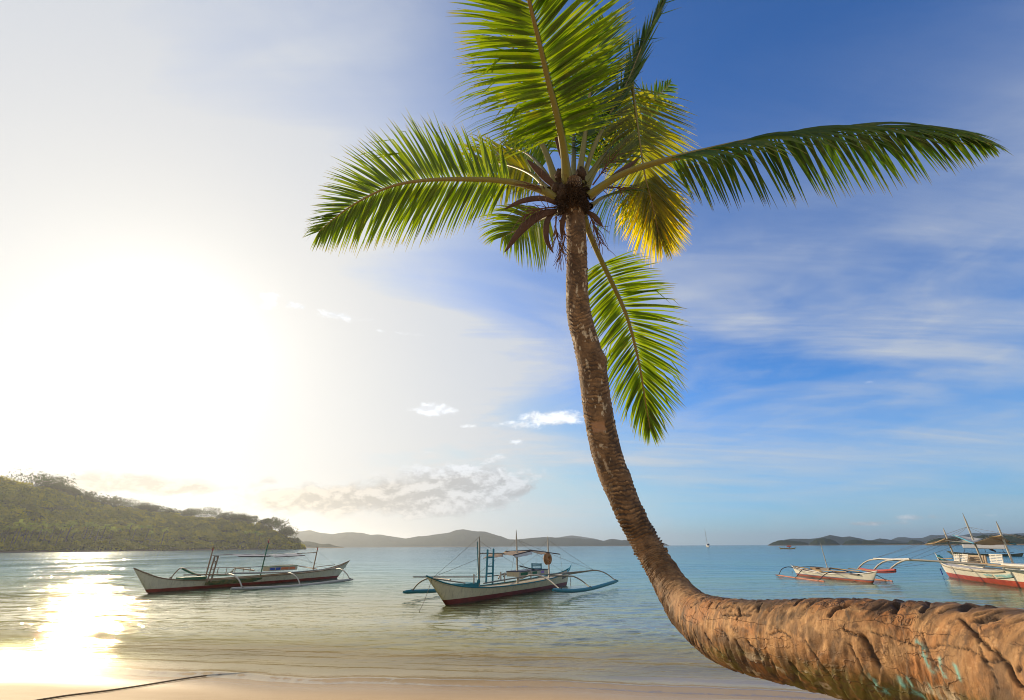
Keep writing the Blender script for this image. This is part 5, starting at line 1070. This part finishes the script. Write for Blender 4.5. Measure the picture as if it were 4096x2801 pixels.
# ------------------------------------------------------------------ islands and far hills
def hill_mat(name, c1, c2, sc):
    m, t, out = material(name); P_ = t.pos(); x, y, z = t.sep(P_); n = t.noise(P_, sc, 6, .65); n2 = t.noise(P_, sc * 9, 3, .6); c = t.mix(t.ss(n, .3, .7), c1, c2); c = t.mix(t.mul(n2, .5), c, [k * .5 for k in c1]); c = t.mix(t.ss(z, 2.5, .8), c, (.20, .15, .09))
    t.l.new(t.node('ShaderNodeBsdfDiffuse', Color=c).outputs[0], out.inputs[0]); return m
HM = [hill_mat('island_woods', (.022, .040, .014), (.055, .060, .022), .02), hill_mat('far_woods', (.020, .036, .018), (.04, .05, .024), .008)]
def hills(name, pts, D, depth, mat, seed, bump=.06, n=180, rough=1.0):
    pts = np.array(pts, float); px = np.linspace(pts[0, 0], pts[-1, 0], n); py = np.interp(px, pts[:, 0], pts[:, 1]); k = np.hanning(5); py = np.convolve(np.pad(py, 2, mode='edge'), k / k.sum(), 'valid')
    T_ = np.array([at_range(a, b_, D) for a, b_ in zip(px, py)]); hz_ = np.maximum(T_[:, 2], .4); hm = hz_.max()
    az_ = np.arctan2(T_[:, 0], T_[:, 1]); vs = np.r_[np.linspace(-1, 0, 17), np.linspace(.1, 1, 8)]; rows_ = []
    arc = az_ * D
    for v in vs:
        d = D + depth * v; prof = 1 - abs(v) ** 1.25
        sp = fbm(arc / (depth * .45) + 3, np.full(n, v * 1.6), seed=seed, o=4); z = hz_ * prof * (1 + .75 * (sp - .5) * min(1, abs(v) * 3)) + hm * bump * (fbm(arc / (hm * .35), np.full(n, v * depth / (hm * .35)), seed=seed + 3, o=3) - .5) * (prof > 0) * np.minimum(1, hz_ / (hm * .2)) * rough
        z = np.where(abs(v) >= .999, -2.0, np.maximum(z, -1.0)); rows_.append(np.stack([d * np.sin(az_), d * np.cos(az_), z], 1))
    G = np.array(rows_).transpose(1, 0, 2)
    return tag(mesh_obj(name, G.reshape(-1, 3), grid_faces(n, len(vs)), mat), kind='structure')
hills('far_hills', [(1050, 2128), (1145, 2125), (1203, 2127), (1241, 2121), (1272, 2130), (1327, 2137), (1389, 2130), (1444, 2132), (1485, 2141), (1520, 2138), (1575, 2147), (1623, 2156), (1651, 2149), (1699, 2144), (1740, 2138), (1788, 2134), (1816, 2123), (1850, 2117), (1892, 2124), (1940, 2128), (1995, 2143), (2036, 2158), (2064, 2159), (2091, 2156), (2133, 2152), (2174, 2149), (2236, 2151), (2300, 2153), (2374, 2158), (2415, 2163), (2443, 2156), (2491, 2161), (2546, 2164), (2635, 2166), (2660, 2174), (2680, 2184)], 3100, 420, HM[1], 11, .05, 420)
hills('far_hills', [(2120, 2184), (2190, 2156), (2240, 2149), (2284, 2142), (2325, 2147), (2374, 2154), (2420, 2166), (2480, 2180)], 4300, 380, HM[1], 13, .04, 120)
hills('low_promontory', [(1090, 2160), (1150, 2162), (1200, 2166), (1238, 2166), (1265, 2173), (1290, 2178), (1313, 2175), (1341, 2184), (1375, 2189)], 1500, 160, HM[1], 17, .12, 120)
R3 = lambda L: [(3050 + x / 2.222, 2040 + y / 2.222) for x, y in L]
hills('island', R3([(48, 312), (90, 290), (150, 270), (215, 268), (260, 274), (330, 280), (400, 294), (415, 309)]), 1750, 120, HM[0], 21, .16, 140)
hills('island', R3([(408, 310), (430, 285), (480, 262), (540, 250), (600, 257), (650, 280), (688, 308)]), 1700, 120, HM[0], 22, .16, 120)
hills('island', R3([(708, 308), (740, 285), (770, 272), (830, 264), (880, 274), (950, 269), (1050, 285), (1110, 296), (1200, 293), (1290, 299), (1300, 307)]), 1750, 120, HM[0], 23, .18, 180)
hills('island', R3([(1278, 306), (1300, 282), (1330, 264), (1400, 274), (1440, 292), (1462, 306)]), 1900, 120, HM[0], 24, .16, 100)
hills('far_hills', R3([(160, 305), (200, 265), (260, 257), (400, 258), (500, 250), (540, 240), (600, 222), (650, 232), (710, 243), (770, 235), (850, 250), (940, 270), (980, 268), (1040, 254), (1120, 262), (1200, 275), (1290, 285), (1330, 304)]), 2900, 350, HM[1], 25, .06, 240)
hills('far_hills', R3([(1090, 304), (1150, 262), (1200, 242), (1270, 243), (1340, 250), (1420, 250), (1500, 222), (1600, 225), (1700, 230), (1780, 225), (1880, 205), (1960, 210), (2060, 205), (2130, 215), (2250, 210), (2324, 208), (2600, 215), (2900, 240), (3000, 300)]), 4200, 420, HM[1], 26, .05, 260)
hills('island', R3([(1450, 306), (1480, 280), (1520, 262), (1560, 250), (1640, 245), (1740, 244), (1830, 240), (1900, 236), (1950, 221), (2050, 224), (2150, 228), (2250, 220), (2324, 232), (2420, 224), (2600, 230), (2800, 262), (2900, 304)]), 1250, 130, HM[0], 27, .20, 300)
# ------------------------------------------------------------------ sea air: pale haze round the whole scene
hx, hy0, hy1, hz0, hz1 = 12500.0, -160.0, 7600.0, -5.0, 150.0
hv = MB().box((0, (hy0 + hy1) / 2, (hz0 + hz1) / 2), (hx, 0, 0), (0, (hy1 - hy0) / 2, 0), (0, 0, (hz1 - hz0) / 2))
m = bpy.data.materials.new('sea_haze'); m.use_nodes = True; t = NT(m.node_tree); t.n.clear(); out = t.n.new('ShaderNodeOutputMaterial')
v_ = t.n.new('ShaderNodeVolumePrincipled'); v_.inputs['Color'].default_value = (.80, .89, 1.0, 1); v_.inputs['Density'].default_value = HAZE; v_.inputs['Anisotropy'].default_value = .64
t.l.new(v_.outputs[0], out.inputs['Volume'])
tag(hv.build('haze', m), 'pale sea haze filling the air over the bay', 'haze', kind='stuff')
